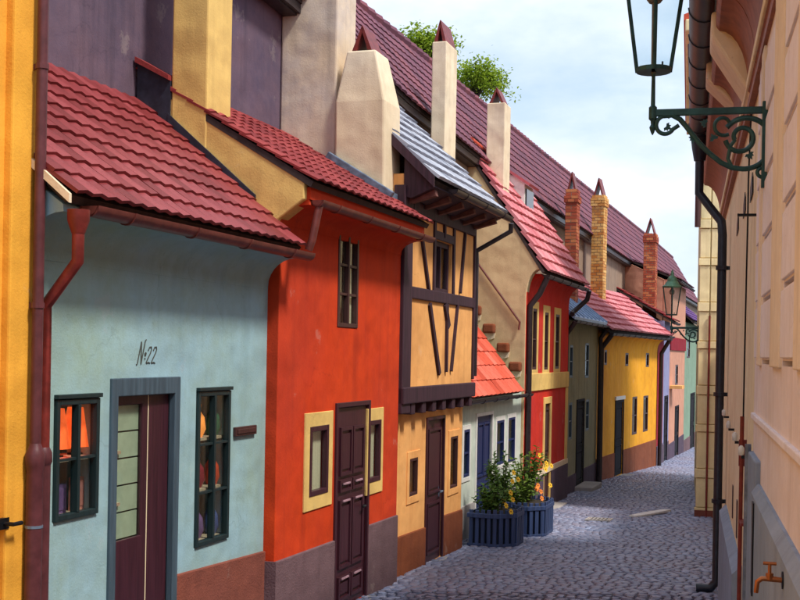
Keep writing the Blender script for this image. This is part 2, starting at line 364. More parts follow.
# ------------------------------------------------------------------ doors, windows, gutters
def window(house, r, d, fm, cols=1, rows=1, fw=0.045, depth=0.02, glass=None, surround=None, sw=0.06, sill=None, bar=0.022, name='window', head=False):
    """r = opening; frame set back in the reveal, panes, glazing bars; optional painted surround"""
    u0, u1, z0, z1 = r; glass = glass or GLASS
    mb = MB(); y0, y1 = d+depth-0.02, d+depth+0.03
    mb.box(u0, u0+fw, y0, y1, z0, z1); mb.box(u1-fw, u1, y0, y1, z0, z1); mb.box(u0+fw, u1-fw, y0, y1, z0, z0+fw); mb.box(u0+fw, u1-fw, y0, y1, z1-fw, z1)
    w = mb.build(name, fm, house, bevel=0.004)
    a, b, c, e = u0+fw, u1-fw, z0+fw, z1-fw
    for i in range(1, cols):
        x = a+(b-a)*i/cols; MB().box(x-bar*0.9, x+bar*0.9, y0-0.004, y1-0.004, c, e).build('mullion', fm, w, bevel=0.003)
    for j in range(1, rows):
        z = c+(e-c)*j/rows; MB().box(a, b, y0+0.006, y1-0.012, z-bar/2, z+bar/2).build('glazing_bar', fm, w)
    for i in range(cols):
        for j in range(rows):
            xa, xb = a+(b-a)*i/cols, a+(b-a)*(i+1)/cols; za, zb = c+(e-c)*j/rows, c+(e-c)*(j+1)/rows
            M = Matrix.Translation(((xa+xb)/2, d+depth+0.012, (za+zb)/2)) @ Matrix.Rotation(random.uniform(-.01, .01), 4, 'Z') @ Matrix.Rotation(random.uniform(-.01, .01), 4, 'X')
            MB().box(-(xb-xa)/2, (xb-xa)/2, -0.002, 0.002, -(zb-za)/2, (zb-za)/2, M).build('pane', glass, w)
    if surround:
        mb = MB(); k = sw; p0, p1 = d-0.012, d+0.02
        kl, kr, kv = k if isinstance(k, tuple) else (k, k, k); mb.wall(u0-kl, u1+kr, z0-kv, z1+kv, p0, p1, [(u0+.004, u1-.004, z0+.004, z1-.004)]); mb.build('surround', surround, w, weld=True, bevel=0.004)
    if sill:
        MB().box(u0-.05, u1+.05, d-0.05, d+0.03, z0-0.05, z0-0.006).build('sill', sill, w, bevel=0.006)
    if head:
        MB().box(u0-.01, u1+.01, d-0.03, d+0.03, z1+0.004, z1+0.03).build('drip_board', fm, w, bevel=0.004)
    return w
def door(house, r, d, mat, panels=((0.1, 0.52), (0.56, 0.96)), cols=2, frame=None, fw=0.07, depth=0.02, knob=None, name='door'):
    u0, u1, z0, z1 = r
    dr = MB().box(u0+.006, u1-.006, d+depth, d+depth+0.045, z0, z1-.006).build(name, mat, house, bevel=0.004)
    W = u1-u0; H = z1-z0
    for a, b in panels:
        for i in range(cols):
            x0 = u0+W*(0.1+0.8*i/cols)+0.015; x1 = u0+W*(0.1+0.8*(i+1)/cols)-0.015
            mb = MB(); mb.wall(x0, x1, z0+H*a, z0+H*b, d+depth-0.022, d+depth+.001, [(x0+.03, x1-.03, z0+H*a+.03, z0+H*b-.03)])
            mb.box(x0+.055, x1-.055, d+depth-0.014, d+depth+.001, z0+H*a+.06, z0+H*b-.06); mb.build('door_panel', mat, dr)
    if frame:
        mb = MB(); mb.box(u0-fw, u0, d-0.02, d+depth+0.03, z0, z1+fw); mb.box(u1, u1+fw, d-0.02, d+depth+0.03, z0, z1+fw); mb.box(u0, u1, d-0.02, d+depth+0.03, z1, z1+fw)
        mb.build('door_frame', frame, dr, bevel=0.005)
    if knob:
        x = u0+W*0.86; z = z0+H*0.48
        MB().tube([(x, d+depth-0.002, z), (x, d+depth-0.05, z), (x-0.1, d+depth-0.055, z)], 0.011, 8).box(x-.02, x+.02, d+depth-.008, d+depth, z-.07, z+.07).build('handle', knob, dr)
    return dr
def eave_gutter(house, u0, u1, d, z, r, mat, cap=True):
    mb = MB(); mb.gutter(u0, u1, d, z, r)
    for x in (u0+.004, u1-.012): mb.prism([(d-r*math.cos(math.pi*i/8)*.98, z-r*math.sin(math.pi*i/8)*.98) for i in range(9)], 'x', x, x+.008)
    k = max(2, int((u1-u0)/0.7))
    for i in range(k):
        x = u0+(i+.5)*(u1-u0)/k; mb.prism([(d-(r+.008)*math.cos(math.pi*j/8), z-(r+.008)*math.sin(math.pi*j/8)) for j in range(9)]+[(d+r*.9*math.cos(math.pi*j/8), z-r*.9*math.sin(math.pi*j/8)) for j in range(9)], 'x', x-.012, x+.012)
    return mb.build('gutter', mat, house, smooth=True)

# ================================================================== colours
M_BLUE = stucco('pale_blue_limewash', lin(150, 184, 198), lin(150, 172, 150), 0.3, lin(92, 126, 140), amount=.8)
M_RED = stucco('vermilion_limewash', lin(206, 66, 22), lin(180, 46, 24), 0.4, lin(124, 34, 24))
M_GABLE = stucco('ochre_cream_plaster', lin(232, 196, 116), lin(206, 168, 104), 0.35, lin(150, 118, 78))
M_CREAM = stucco('cream_plaster', lin(234, 218, 190), lin(224, 196, 156), 0.4, lin(150, 130, 110))
M_APRI = stucco('apricot_limewash', lin(236, 176, 108), lin(222, 150, 84), 0.35, lin(150, 90, 50))
M_TURQ = stucco('white_green_limewash', lin(210, 214, 200), lin(160, 186, 176), 0.3, lin(104, 124, 118))
M_CRIM = stucco('coral_red_limewash', lin(206, 52, 34), lin(186, 40, 40), 0.3, lin(120, 30, 26))
M_BUFF = stucco('buff_plaster', lin(214, 190, 146), lin(190, 164, 124), 0.35, lin(134, 112, 86))
M_GREY = stucco('grey_green_plaster', lin(158, 154, 124), lin(128, 128, 104), 0.4, lin(92, 88, 76))
M_YEL = stucco('marigold_limewash', lin(236, 168, 42), lin(218, 142, 34), 0.35, lin(160, 92, 30))
M_OCHRE = stucco('orange_ochre_limewash', lin(236, 172, 62), lin(226, 150, 50), 0.3, lin(160, 104, 40))
M_GALL = stucco('sooty_mauve_plaster', lin(116, 92, 102), lin(78, 70, 94), 0.7, lin(52, 44, 56), amount=.9)
M_PINKP = stucco('rose_plaster', lin(206, 150, 124), lin(190, 130, 112), 0.3)
M_PALEGRN = stucco('sage_plaster', lin(136, 162, 140), lin(120, 140, 120), 0.3)
M_MAUVE = stucco('lavender_plaster', lin(146, 146, 180), lin(120, 120, 160), 0.3)
M_WINE = stucco('wine_red_plaster', lin(150, 28, 44), lin(120, 24, 40), 0.3)
M_PLTERRA = stucco('terracotta_plinth', lin(140, 78, 62), lin(112, 62, 56), 0.35, bmp=0.8)
M_PLGREY = stucco('mauve_grey_plinth', lin(118, 92, 96), lin(96, 72, 78), 0.35, bmp=0.8)
M_PLBROWN = stucco('russet_plinth', lin(140, 78, 48), lin(112, 58, 40), 0.35, bmp=0.8)
M_PLVIOL = stucco('violet_plinth', lin(92, 76, 92), lin(76, 60, 76), 0.35, bmp=0.8)
M_RIGHTN = stucco('pinkish_stucco', lin(234, 222, 220), lin(226, 208, 200), 0.35, lin(176, 152, 136))
M_RIGHTP = stucco('pinkish_stucco_panel', lin(236, 230, 234), lin(228, 216, 216), 0.3, lin(184, 162, 150))
M_RIGHTS = stucco('yellow_stone_strip', lin(238, 222, 198), lin(228, 206, 172), 0.35, lin(150, 118, 80))
M_RIGHTF = stucco('straw_stucco', lin(240, 226, 192), lin(232, 208, 164), 0.45, lin(160, 130, 94))
M_DADO = stucco('blue_grey_cement', lin(150, 164, 184), lin(128, 142, 162), 0.35, lin(92, 92, 100))
M_PIER = stucco('yellow_sandstone', lin(240, 222, 174), lin(232, 204, 146), 0.4, lin(160, 124, 74))
T_RED = tilemat('red_glazed_tile', lin(112, 40, 40), lin(132, 52, 54), lin(146, 66, 68), 0.45)
T_OLD = tilemat('weathered_red_tile', lin(112, 36, 38), lin(134, 46, 46), lin(150, 60, 58))
T_PINK = tilemat('rosy_tile', lin(176, 84, 90), lin(200, 118, 124), lin(214, 142, 146))
T_ORNG = tilemat('orange_red_tile', lin(176, 66, 44), lin(206, 84, 60), lin(220, 112, 92))
T_SLATE = tilemat('pale_slate', lin(128, 132, 146), lin(160, 164, 176), lin(186, 190, 200), 0.6)
T_GALL = tilemat('mauve_brown_tile', lin(88, 52, 66), lin(110, 66, 82), lin(128, 72, 80))
DECK = plain('roof_batten_dark', (0.05, 0.035, 0.032, 1), 0.9)
TIMBER = plain('tarred_timber', lin(58, 34, 46), 0.7, 0.35, grain=(30, 30, 2), bmp=0.4)
GUT_BROWN = plain('brown_painted_metal', lin(112, 56, 50), 0.4, 0.25)
GUT_DARK = plain('dark_painted_metal', lin(46, 36, 40), 0.4, 0.3)
PIPE_PLUM = plain('plum_painted_metal', lin(92, 48, 52), 0.42, 0.25)
PIPE_RED = plain('oxide_red_metal', lin(122, 44, 38), 0.45, 0.3)
LEAD = plain('lead_flashing', lin(112, 128, 148), 0.45, 0.35, metal=0.3)
LEADD = plain('dark_lead', lin(44, 48, 62), 0.5, 0.35)
D_GREEN = plain('dark_green_paint', lin(28, 46, 48), 0.4, 0.25, grain=(40, 40, 3))
D_BLUE = plain('slate_blue_paint', lin(40, 62, 86), 0.45, 0.25, grain=(30, 30, 2))
D_BLUEG = plain('grey_blue_door_frame', lin(70, 88, 100), 0.5, 0.25, grain=(30, 30, 2))
D_PURP = plain('aubergine_paint', lin(64, 30, 40), 0.4, 0.3, grain=(50, 50, 2))
D_BROWN = plain('brown_paint', lin(70, 40, 38), 0.5, 0.3, grain=(40, 40, 3))
D_FAR = plain('matt_dark_door_paint', lin(40, 38, 44), 0.85, 0.3, grain=(40, 40, 3), spec=0.12)
D_NAVY = plain('navy_paint', lin(34, 46, 92), 0.45, 0.3, grain=(40, 40, 3))
BLACK = plain('black_iron', lin(26, 28, 32), 0.45, 0.3, metal=0.4)
IRONG = plain('green_black_iron', lin(40, 76, 74), 0.45, 0.35, metal=0.3)
WHITE = plain('white_paint', lin(222, 220, 214), 0.6, 0.08)
STONE = stucco('pale_stone', lin(176, 170, 166), lin(150, 142, 140), 0.2, bmp=0.8)
BRICKM = tilemat('old_brick', lin(146, 62, 44), lin(176, 84, 58), lin(206, 132, 84))
BRICKY = tilemat('yellow_brick', lin(196, 128, 64), lin(218, 164, 92), lin(232, 190, 120))
MORTAR = plain('mortar', lin(176, 158, 138), 0.95)
CURTAIN = plain('cream_curtain', lin(232, 214, 176), 0.9, 0.12, grain=(60, 60, 1))
PANEGRN = plain('pale_green_boards', lin(186, 190, 158), 0.7, 0.12)

def eave_cove(house, u0, u1, d0, z0, d1, z1, mat, top=0.0):
    """concave plaster cornice from the wall face (d0, z0) out to (d1, z1)"""
    pr = [(d0+0.05, z0-0.02), (d0-.004, z0-0.02)]+[(d0-.004+(d1-d0)*(1-math.cos(math.pi/2*i/7)), z0+(z1-z0)*math.sin(math.pi/2*i/7)) for i in range(8)]+[(d1, z1+0.04), (d0+0.05, z1+0.04+top)]
    return MB().prism(pr, 'x', u0, u1).build('eave_cove', mat, house, smooth=True)
def shell(house, u0, u1, zb, zt, d0, mat, holes, sides=(), back=None, t=0.22, z_side=None, D=1.19):
    """front wall with openings, side walls following the roof slope"""
    mb = MB(); mb.wall(u0, u1, zb, zt, d0, d0+t, holes)
    for x0, x1 in ((u0, u0+0.18), (u1-0.18, u1)):
        mb.prism([(d0+t, zb), (D, zb), (D, (z_side or zt)), (d0+t, zt)], 'x', x0, x1)
    return mb.build('wall', mat, house, weld=True, bevel=0.012)
def plinth(house, spans, d0, zb, zt, mat, t=0.02, drop=0.0):
    for a, b in spans:
        MB().prism([(a, zb), (b, zb), (b, zt-drop*(b-a)), (a, zt)], 'y', d0-t, d0+0.05).build('plinth', mat, house, bevel=0.01)
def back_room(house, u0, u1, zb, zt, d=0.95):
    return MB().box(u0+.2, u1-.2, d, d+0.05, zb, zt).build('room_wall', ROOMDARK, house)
def hood(parent, x0, x1, d0, d1, z, h, mat):
    """two leaning tiles over a flue, open at both ends"""
    dm = (d0+d1)/2; t = 0.035; mb = MB()
    for s in (-1, 1):
        e = dm+s*(d1-d0)/2*0.9
        mb.prism([(e, z), (e-s*t*1.3, z), (dm-s*.004-s*t*.2, z+h-t), (dm+s*.004, z+h)], 'x', x0, x1)
    return mb.build('chimney_hood', mat, parent)
def brick_stack(house, x0, x1, d0, d1, z0, z1, bm, cap=0.03, hoodh=0.35):
    """chimney laid in courses: every brick its own block on a mortar core"""
    core = MB().box(x0+.012, x1-.012, d0+.012, d1-.012, z0, z1).build('chimney', MORTAR, house)
    mb = MB(); bh = 0.075; z = z0; r = 0
    while z < z1-0.02:
        grow = cap if z1-0.32 < z < z1-0.1 else 0.0
        for side in range(4):
            a, b = (x0-grow, x1+grow) if side < 2 else (d0-grow, d1+grow); k = max(1, round((b-a)/0.2)); w = (b-a)/k
            off = 0 if r % 2 else w/2; p = a-off
            while p < b-1e-6:
                q0, q1 = max(p, a)+.005, min(p+w, b)-.005; p += w
                if q1-q0 < 0.03: continue
                j = random.uniform(-.004, .004)
                if side == 0: mb.box(q0, q1, d0-grow+j, d0+.05, z+.005, z+bh-.005)
                elif side == 1: mb.box(q0, q1, d1-.05, d1+grow+j, z+.005, z+bh-.005)
                elif side == 2: mb.box(x0-grow+j, x0+.05, q0+.003, q1-.003, z+.006, z+bh-.006)
                else: mb.box(x1-.05, x1+grow+j, q0+.003, q1-.003, z+.006, z+bh-.006)
        z += bh; r += 1
    b = mb.build('bricks', bm, core); b['kind'] = 'stuff'
    hood(core, x0+.02, x1-.02, d0+.02, d1-.02, z1+.02, hoodh, PIPE_RED)
    return core

# ================================================================== gallery behind the cottages
EV = [(-14, 6.7), (1, 6.15), (5, 5.84), (10.5, 5.64), (16, 5.58), (22, 5.56), (35, 5.45), (62, 5.4)]
RV = [(-14, 8.6), (7.3, 7.86), (22, 7.9), (49, 8.1), (62, 8.1)]
def lerp(tab, u):
    for (a, za), (b, zb) in zip(tab, tab[1:]):
        if u <= b: return za+(zb-za)*(u-a)/(b-a)
    return tab[-1][1]
gal = thing('gallery_building', 'long defensive gallery with mauve brown tiled roof running behind all the cottages', 'building', L, (20, 2.0, -0.5))
mb = MB()
pts = [(-14, -0.5)]+[(62, -2.2)]+[(u_, z_-0.02) for u_, z_ in reversed(EV)]
mb.prism(pts, 'y', 1.22, 1.5); mb.build('wall', M_GALL, gal)
M_GALB = stucco('brown_gallery_plaster', lin(158, 136, 116), lin(130, 110, 100), 0.5, lin(84, 70, 66))
mb = MB()
for a, b in zip(EV[2:], EV[3:]): mb.prism([(a[0]+.01, 2.2), (b[0], 2.2), (b[0], b[1]-.05), (a[0]+.01, a[1]-.05)], 'y', 1.19, 1.24)
mb.build('upper_wall', M_GALB, gal)
us = [-14+0.5*i for i in range(153)]
mb = MB(); vs = []
for u_ in us: vs += [(u_, 0.98, lerp(EV, u_)), (u_, 2.6, lerp(RV, u_)), (u_, 4.2, lerp(EV, u_)), (u_, 0.98, lerp(EV, u_)-.06), (u_, 4.2, lerp(EV, u_)-.06)]
k = len(us); fs = []
for i in range(k-1):
    a = i*5
    for p, q in ((0, 1), (1, 2), (2, 4), (4, 3), (3, 0)): fs.append((a+p, a+5+p, a+5+q, a+q))
mb.add(vs, fs); grf = mb.build('roof', DECK, gal)
mb = MB(); rows = 9
tile_v = lambda w, ln, t: [(-w/2, 0, t), (w/2, 0, t), (w/2, ln, 0.006), (-w/2, ln, 0.006), (-w/2, 0, 2.2*t), (0, 0, 2.7*t), (w/2, 0, 2.2*t), (w/2, ln, t), (0, ln, 1.5*t), (-w/2, ln, t)]
TF = [(0, 1, 6, 5, 4), (4, 5, 8, 9), (5, 6, 7, 8), (0, 4, 9, 3), (1, 2, 7, 6)]
u_ = -2.0
while u_ < 61:
    w = 0.24; e0, r0 = lerp(EV, u_), lerp(RV, u_); du = r0-e0; run = math.hypot(1.62, du); cs = run/rows
    up = Vector((0, 1.62/run, du/run)); nn = Vector((0, -du/run, 1.62/run))
    for r in range(rows):
        p = Vector((u_+w/2, 0.98, e0))+up*(r*cs-.05)
        mb.add([p+Vector((v[0], 0, 0))+up*v[1]+nn*(v[2]+random.uniform(-.002, .003)) for v in tile_v(w*.97, cs*1.25, 0.02)], TF)
    u_ += w
o = mb.build('roof_tiles', T_GALL, grf); o['kind'] = 'stuff'
mb = MB(); u_ = -2.0
while u_ < 60:
    z = lerp(RV, u_)+.02; mb.tube([(u_, 2.6, z), (u_+.40, 2.6, lerp(RV, u_+.4)+.035)], [.085, .10], 8); u_ += .38
o = mb.build('ridge_tiles', T_GALL, grf); o['kind'] = 'stuff'
mb = MB(); 
for a, b in zip(EV, EV[1:]): mb.beam((a[0], 1.02, a[1]-.10), (b[0], 1.02, b[1]-.10), 0.05, 0.12); mb.beam((a[0], 1.12, a[1]-.16), (b[0], 1.12, b[1]-.16), 0.16, 0.04)
mb.build('fascia', GUT_DARK, gal)

# ================================================================== ochre house at the near end
h = thing('ochre_house', 'tall orange ochre house with flat pilaster strips beside the pale blue cottage', 'house', L, (-7.5, 0, L.gz(-7.5)-.2))
MB().wall(-14, -4.93, -0.4, 7.2, -0.02, 0.3).box(-5.13, -4.93, 0.3, 1.19, -0.4, 7.2).build('wall', M_OCHRE, h, weld=True, bevel=0.012)
for xa, xb, t in ((-5.16, -4.945, 0.05), (-5.75, -5.30, 0.035)):
    MB().box(xa, xb, -0.02-t, 0.01, -0.4, 7.0).build('pilaster', M_OCHRE, h, bevel=0.012)
u_, z_ = L.hit(3, 523, -0.05)
MB().box(u_-.06, u_+.02, -0.075, -0.05, z_-.03, z_+.03).tube([(u_-.02, -.075, z_), (u_-.02, -.13, z_), (u_+.05, -.13, z_)], .012, 8).build('latch', BLACK, h)

# standing drainpipes between the ochre and the blue houses
def pipe(mb, pts, r, collars=()):
    mb.tube(pts, r, 14)
    for p, q in collars: mb.tube([p, q], r*1.22, 14)
    return mb
xa = L.hit(38, 300, -0.12)[0]
h = thing('downpipe', 'plum drainpipe with a swollen lower sleeve rising past the ochre house corner', 'drainpipe', L, (xa, -.13, L.gz(xa)))
zc = L.hit(30, 455, -0.12)[1]
MB().tube([(xa, -.12, 7.4), (xa, -.12, zc+.04)], 0.030, 14).build('pipe', PIPE_PLUM, h, smooth=True)
MB().lathe([(.030, .06), (.040, .03), (.055, 0), (.052, -.06), (.046, -.08), (.046, -.40)], (xa, -.12, zc), 16).tube([(xa, -.12, zc-.40), (xa, -.12, L.gz(xa)-.1)], .046, 14).build('sleeve', PIPE_PLUM, h, smooth=True)
MB().tube([(xa, -.12, zc-.385), (xa, -.12, zc-.40)], .0485, 14).build('joint_ring', LEAD, h)
for z in (2.6, 3.9, 5.2): MB().tube([(xa, -.12, z), (xa, -.12, z+.03)], .036, 12).box(xa-.01, xa+.01, -.09, -.02, z, z+.03).build('pipe_clamp', PIPE_PLUM, h)

# ================================================================== pale blue cottage No 22
blu = thing('blue_cottage', 'low pale blue cottage with red tiled roof and an open doorway under a painted number', 'house', L, (-3.25, 0.4, L.gz(-4.8)-.2))
BW1 = L.rect(0, 55, 400, 522, 97); BW2 = L.rect(0, 197, 392, 547, 228)
DB = L.rect(0, 113, 384, 600, 174); DB = (DB[0], DB[1], L.gz(DB[0])+.02, DB[3])
zb = L.gz(-1.7)-.25
shell(blu, -4.92, -1.69, zb, 3.30, 0.0, M_BLUE, [BW1, BW2, DB], z_side=4.25)
eave_cove(blu, -4.94, -1.71, 0.0, 2.90, -0.24, 3.13, M_BLUE, .20)
back_room(blu, -4.9, -1.7, zb, 3.2)
roof(blu, -4.97, -1.73, -0.30, 3.215, 1.2, 4.43, T_RED, DECK, 0.145, 0.195, t=0.022, curve=0.014)
MB().prism([(-.31, 3.17), (1.2, 4.40), (1.2, 4.45), (-.31, 3.22)], 'x', -4.99, -4.965).build('verge_board', M_CREAM, blu)
eave_gutter(blu, -4.80, -1.62, -0.315, 3.175, 0.062, GUT_BROWN)
plinth(blu, [(DB[1]+.03, -1.69)], 0.0, zb, 0.83, M_PLTERRA, drop=.04)
window(blu, BW1, 0.0, D_GREEN, 2, 2, 0.034, 0.002, bar=0.016, head=True)
window(blu, BW2, 0.0, D_GREEN, 2, 3, 0.034, 0.002, bar=0.016, head=True)
# doorway: frame, glazed leaf folded in, dark solid leaf
dr = MB().wall(DB[0]-.035, DB[1]+.035, DB[2], DB[3]+.035, -0.02, 0.03, [(DB[0]+.04, DB[1]-.04, DB[2]-.5, DB[3]-.08)]).build('door_frame', D_BLUEG, blu, weld=True, bevel=0.006)
a, b, c, e = DB[0]+.04, DB[1]-.04, DB[2], DB[3]-.08; mid = a+(b-a)*0.62
lf = MB().wall(a, mid, c, e, 0.032, 0.06, [(a+.012, mid-.07, c+1.0, e-.06)]).build('glazed_leaf', D_PURP, blu, weld=True, bevel=0.004)
k = 5; hz0, hz1 = c+1.0, e-.06
for i in range(k):
    z0 = hz0+(hz1-hz0)*i/k; MB().box(a+.0, mid-.065, 0.065, 0.08, z0+.006, hz0+(hz1-hz0)*(i+1)/k-.006).build('board', PANEGRN, lf)
MB().box(a+.013, mid-.071, 0.045, 0.049, hz0+.001, hz1-.001).build('pane', GLASS, lf)
MB().box(mid+.012, b, 0.031, 0.07, c, e).build('solid_leaf', D_PURP, blu, bevel=0.004)
MB().box(mid+.001, mid+.011, 0.033, 0.07, c, e).build('edge_strip', CURTAIN, blu)
MB().box(DB[0]-.05, DB[1]+.05, -0.16, 0.3, L.gz(DB[0])-.2, DB[2]-.004).build('threshold', STONE, blu, bevel=0.015)
# painted number
def strokes(lines, ox, oz, sc, d, r, slant=0.28):
    mb = MB()
    for ln in lines: mb.tube([(ox+(x+slant*y)*sc, d, oz+y*sc) for x, y in ln], r, 6)
    return mb
two = lambda ox: [(ox+0.02, 0.62), (ox+0.10, 0.78), (ox+0.24, 0.80), (ox+0.30, 0.66), (ox+0.24, 0.48), (ox+0.10, 0.26), (ox+0.0, 0.08), (ox+0.04, 0.06), (ox+0.20, 0.09), (ox+0.34, 0.05)]
nx, nz_ = L.hit(135, 366, 0); nx2 = L.hit(155, 352, 0)[0]
num = [[(-.06, -.02), (0.02, 0.02), (0.08, 1.02)], [(0.08, 1.02), (0.34, 0.0)], [(0.34, 0.0), (0.40, 1.05), (0.48, 1.12)],
       [(0.60+.05*math.cos(t), 0.46+.07*math.sin(t)) for t in [i*.7 for i in range(10)]], [(0.57, 0.26), (0.64, 0.26)], two(0.78), two(1.24)]
strokes(num, nx+.02, nz_+.01, (nx2-nx)/1.75, -0.002, 0.0045).build('house_number', plain('number_paint', lin(70, 72, 66), 0.8), blu)
r_ = L.rect(0, 233, 428, 436, 254)
MB().box(r_[0], r_[1], -0.025, 0.0, r_[2]-.005, r_[3]+.005).box(r_[0]+.03, r_[1]-.03, -.032, -.02, r_[2]+.012, r_[3]-.012).build('letter_plate', D_BROWN, blu, bevel=0.004)
# hopper and offset pipe under the gutter
xh = L.hit(76, 225, -0.3)[0]; xp = L.hit(46, 300, -0.09)[0]
MB().lathe([(.062, 0), (.06, -.06), (.036, -.13)], (xh, -.315, 3.14), 14).tube([(xh, -.315, 3.03), (xh, -.315, 2.86), (xp, -.09, 2.62), (xp, -.09, zc+.02)], .034, 14).build('downpipe', PIPE_RED, blu, smooth=True)
MB().lathe([(.034, .03), (.048, 0), (.05, -.05), (.042, -.07)], (xp, -.09, zc), 14).tube([(xp, -.09, zc-.06), (xp, -.09, L.gz(xp)-.1)], .042, 14).build('downpipe_sleeve', PIPE_PLUM, blu, smooth=True)
# goods shown in the two shop windows
def lampshade(u, d, z, r, hh, label, mat, k=12):
    t = MB().lathe([(r*.55, hh), (r, 0), (r*.96, 0), (r*.5, hh-.004)], (u, d, z), k).build('lampshade', mat, None, L, smooth=True)
    return tag(t, label, 'lampshade', 'orange shades in the blue cottage window')
SH = glow('orange_paper_lit', (1.0, 0.12, 0.02, 1), 0.8)
SH2 = glow('amber_vase_glow', (1.0, 0.30, 0.05, 1), 0.5)  # added glow for the amber vase, which is no lamp
def shelf(u0, u1, z, label):
    return tag(MB().box(u0, u1, 0.045, 0.26, z-.02, z).build('shelf', plain('pale_shelf', lin(196, 168, 136), 0.7), None, L), label, 'shelf')
def goods(name, u, d, z, w, hh, mat, label, cat, kind=0):
    if kind == 0: mb = MB().box(u-w/2, u+w/2, d, d+.03, z, z+hh).box(u-w*.42, u+w*.42, d-.004, d+.001, z+hh*.12, z+hh*.88)
    else: mb = MB().lathe([(w*.30, 0), (w*.5, hh*.25), (w*.42, hh*.6), (w*.18, hh*.8), (w*.22, hh)], (u, d, z), 12)
    return tag(mb.build(name, mat, None, L, smooth=bool(kind)), label, cat)
W = BW1; zm = (W[2]+W[3])/2; cxs = [W[0]+(W[1]-W[0])*t for t in (.27, .74)]
shelf(W[0]+.0, W[1]+.35, zm, 'pale shelf across the shop window beside the drainpipes')
shelf(W[0]+.0, W[1]+.35, W[2]+.02, 'pale bottom board of the shop window beside the drainpipes')
for i, c_ in enumerate(cxs):
    lampshade(c_+.11, .15, zm+.05, .092, .24, 'glowing orange lampshade behind the pane nearest the ' + ('drainpipes', 'open doorway')[i], SH)
    MB_ = MB().lathe([(.05, 0), (.05, .012), (.012, .02), (.012, .07)], (c_+.11, .15, zm), 10); tag(MB_.build('lamp_stand', BLACK, None, L), 'small dark lamp stand behind the pane nearest the ' + ('drainpipes', 'open doorway')[i], 'lamp stand', 'lamp stands in the blue cottage window')
PUR = plain('violet_card', lin(120, 84, 130), 0.7); ROS = plain('rose_card', lin(196, 120, 104), 0.7)
goods('picture_card', cxs[0]+.07, .09, W[2]+.02, .15, .17, PUR, 'violet picture card in the lower panes of the window beside the drainpipes', 'card')
goods('picture_card', cxs[1]+.07, .09, W[2]+.02, .14, .2, ROS, 'rose picture card in the lower panes of the window beside the drainpipes', 'card')
W = BW2; cs3 = [(W[3]-W[2])/3*i+W[2] for i in range(3)]
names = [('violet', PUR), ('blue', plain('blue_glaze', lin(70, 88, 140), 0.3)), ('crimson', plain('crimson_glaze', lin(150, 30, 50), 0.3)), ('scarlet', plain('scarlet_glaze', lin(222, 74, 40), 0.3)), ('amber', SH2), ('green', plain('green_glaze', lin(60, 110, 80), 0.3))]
tier = ('bottom', 'middle', 'top')
for j in range(3):
    shelf(W[0], W[1]+.45, cs3[j]+.03, 'pale %s shelf in the shop window right of the doorway' % tier[j])
    for i in range(2):
        nm, mt = names[j*2+i]; goods('vase', W[0]+(W[1]-W[0])*(.27+.47*i)+.10, .12, cs3[j]+.03, .13, .24, mt, '%s vase on the %s shelf of the window right of the doorway' % (nm, tier[j]), 'vase', 1)

# ================================================================== vermilion cottage
red = thing('red_cottage', 'vermilion cottage with an aubergine door between two cream framed little windows', 'house', L, (0, 0.4, L.gz(-1.7)-.2))
d0 = -0.10; zb = L.gz(1.45)-.3
RW1 = L.rect(d0, 309, 427, 497, 327); RW2 = L.rect(d0, 368, 421, 483, 379.5); RW3 = L.rect(d0, 339, 230, 327, 358)
RD = L.rect(d0, 337, 408, 600, 366); RD = (RD[0], RD[1], L.gz(RD[1])+.02, RD[3])
shell(red, -1.70, 1.45, zb, 3.66, d0, M_RED, [RW1, RW2, RW3, RD], z_side=4.6, t=0.26)
back_room(red, -1.7, 1.45, zb, 3.6)
eave_cove(red, -1.695, 1.44, d0, 3.43, -0.34, 3.56, M_RED)
MB().box(-1.69, 1.44, -.352, -.10, 3.602, 3.70).build('eave_board', M_RED, red)
roof(red, -1.76, 1.47, -0.40, 3.735, 1.2, 4.70, T_OLD, DECK, 0.17, 0.185, t=0.016, curve=0.018)
eave_gutter(red, -1.66, 1.52, -0.40, 3.60, 0.055, GUT_BROWN)
# ochre gable above the blue roof, stepping out under the eave
MB().prism([(1.19, 4.2), (-.095, 3.22), (-.095, 3.44), (-.32, 3.60), (-.32, 3.745), (1.19, 4.64)], 'x', -1.745, -1.56).build('gable', M_GABLE, red, bevel=0.012)
xz = L.hit(232, 60, 0.55)[0]
MB().box(-1.752, xz, 0.55, 0.88, 3.4, 7.6).build('chimney', M_GABLE, red, bevel=0.015)
MB().prism([(.885, 4.0), (1.195, 4.0), (1.195, 4.76), (.885, 4.60)], 'x', -1.762, -1.60).build('dark_flashing', LEADD, red)
MB().prism([(.885, 4.60), (1.20, 4.763), (1.20, 4.81), (.885, 4.64)], 'x', -1.80, -1.58).build('flashing_tile', T_OLD, red)
MB().prism([(.90, 4.14), (.10, 3.48), (.10, 3.64), (.90, 4.33)], 'x', -1.768, -1.74).build('flashing', LEADD, red)
MB().beam((-1.83, 0.92, 4.235), (-1.83, -.15, 3.36), 0.17, 0.012).build('valley_sheet', LEAD, red)
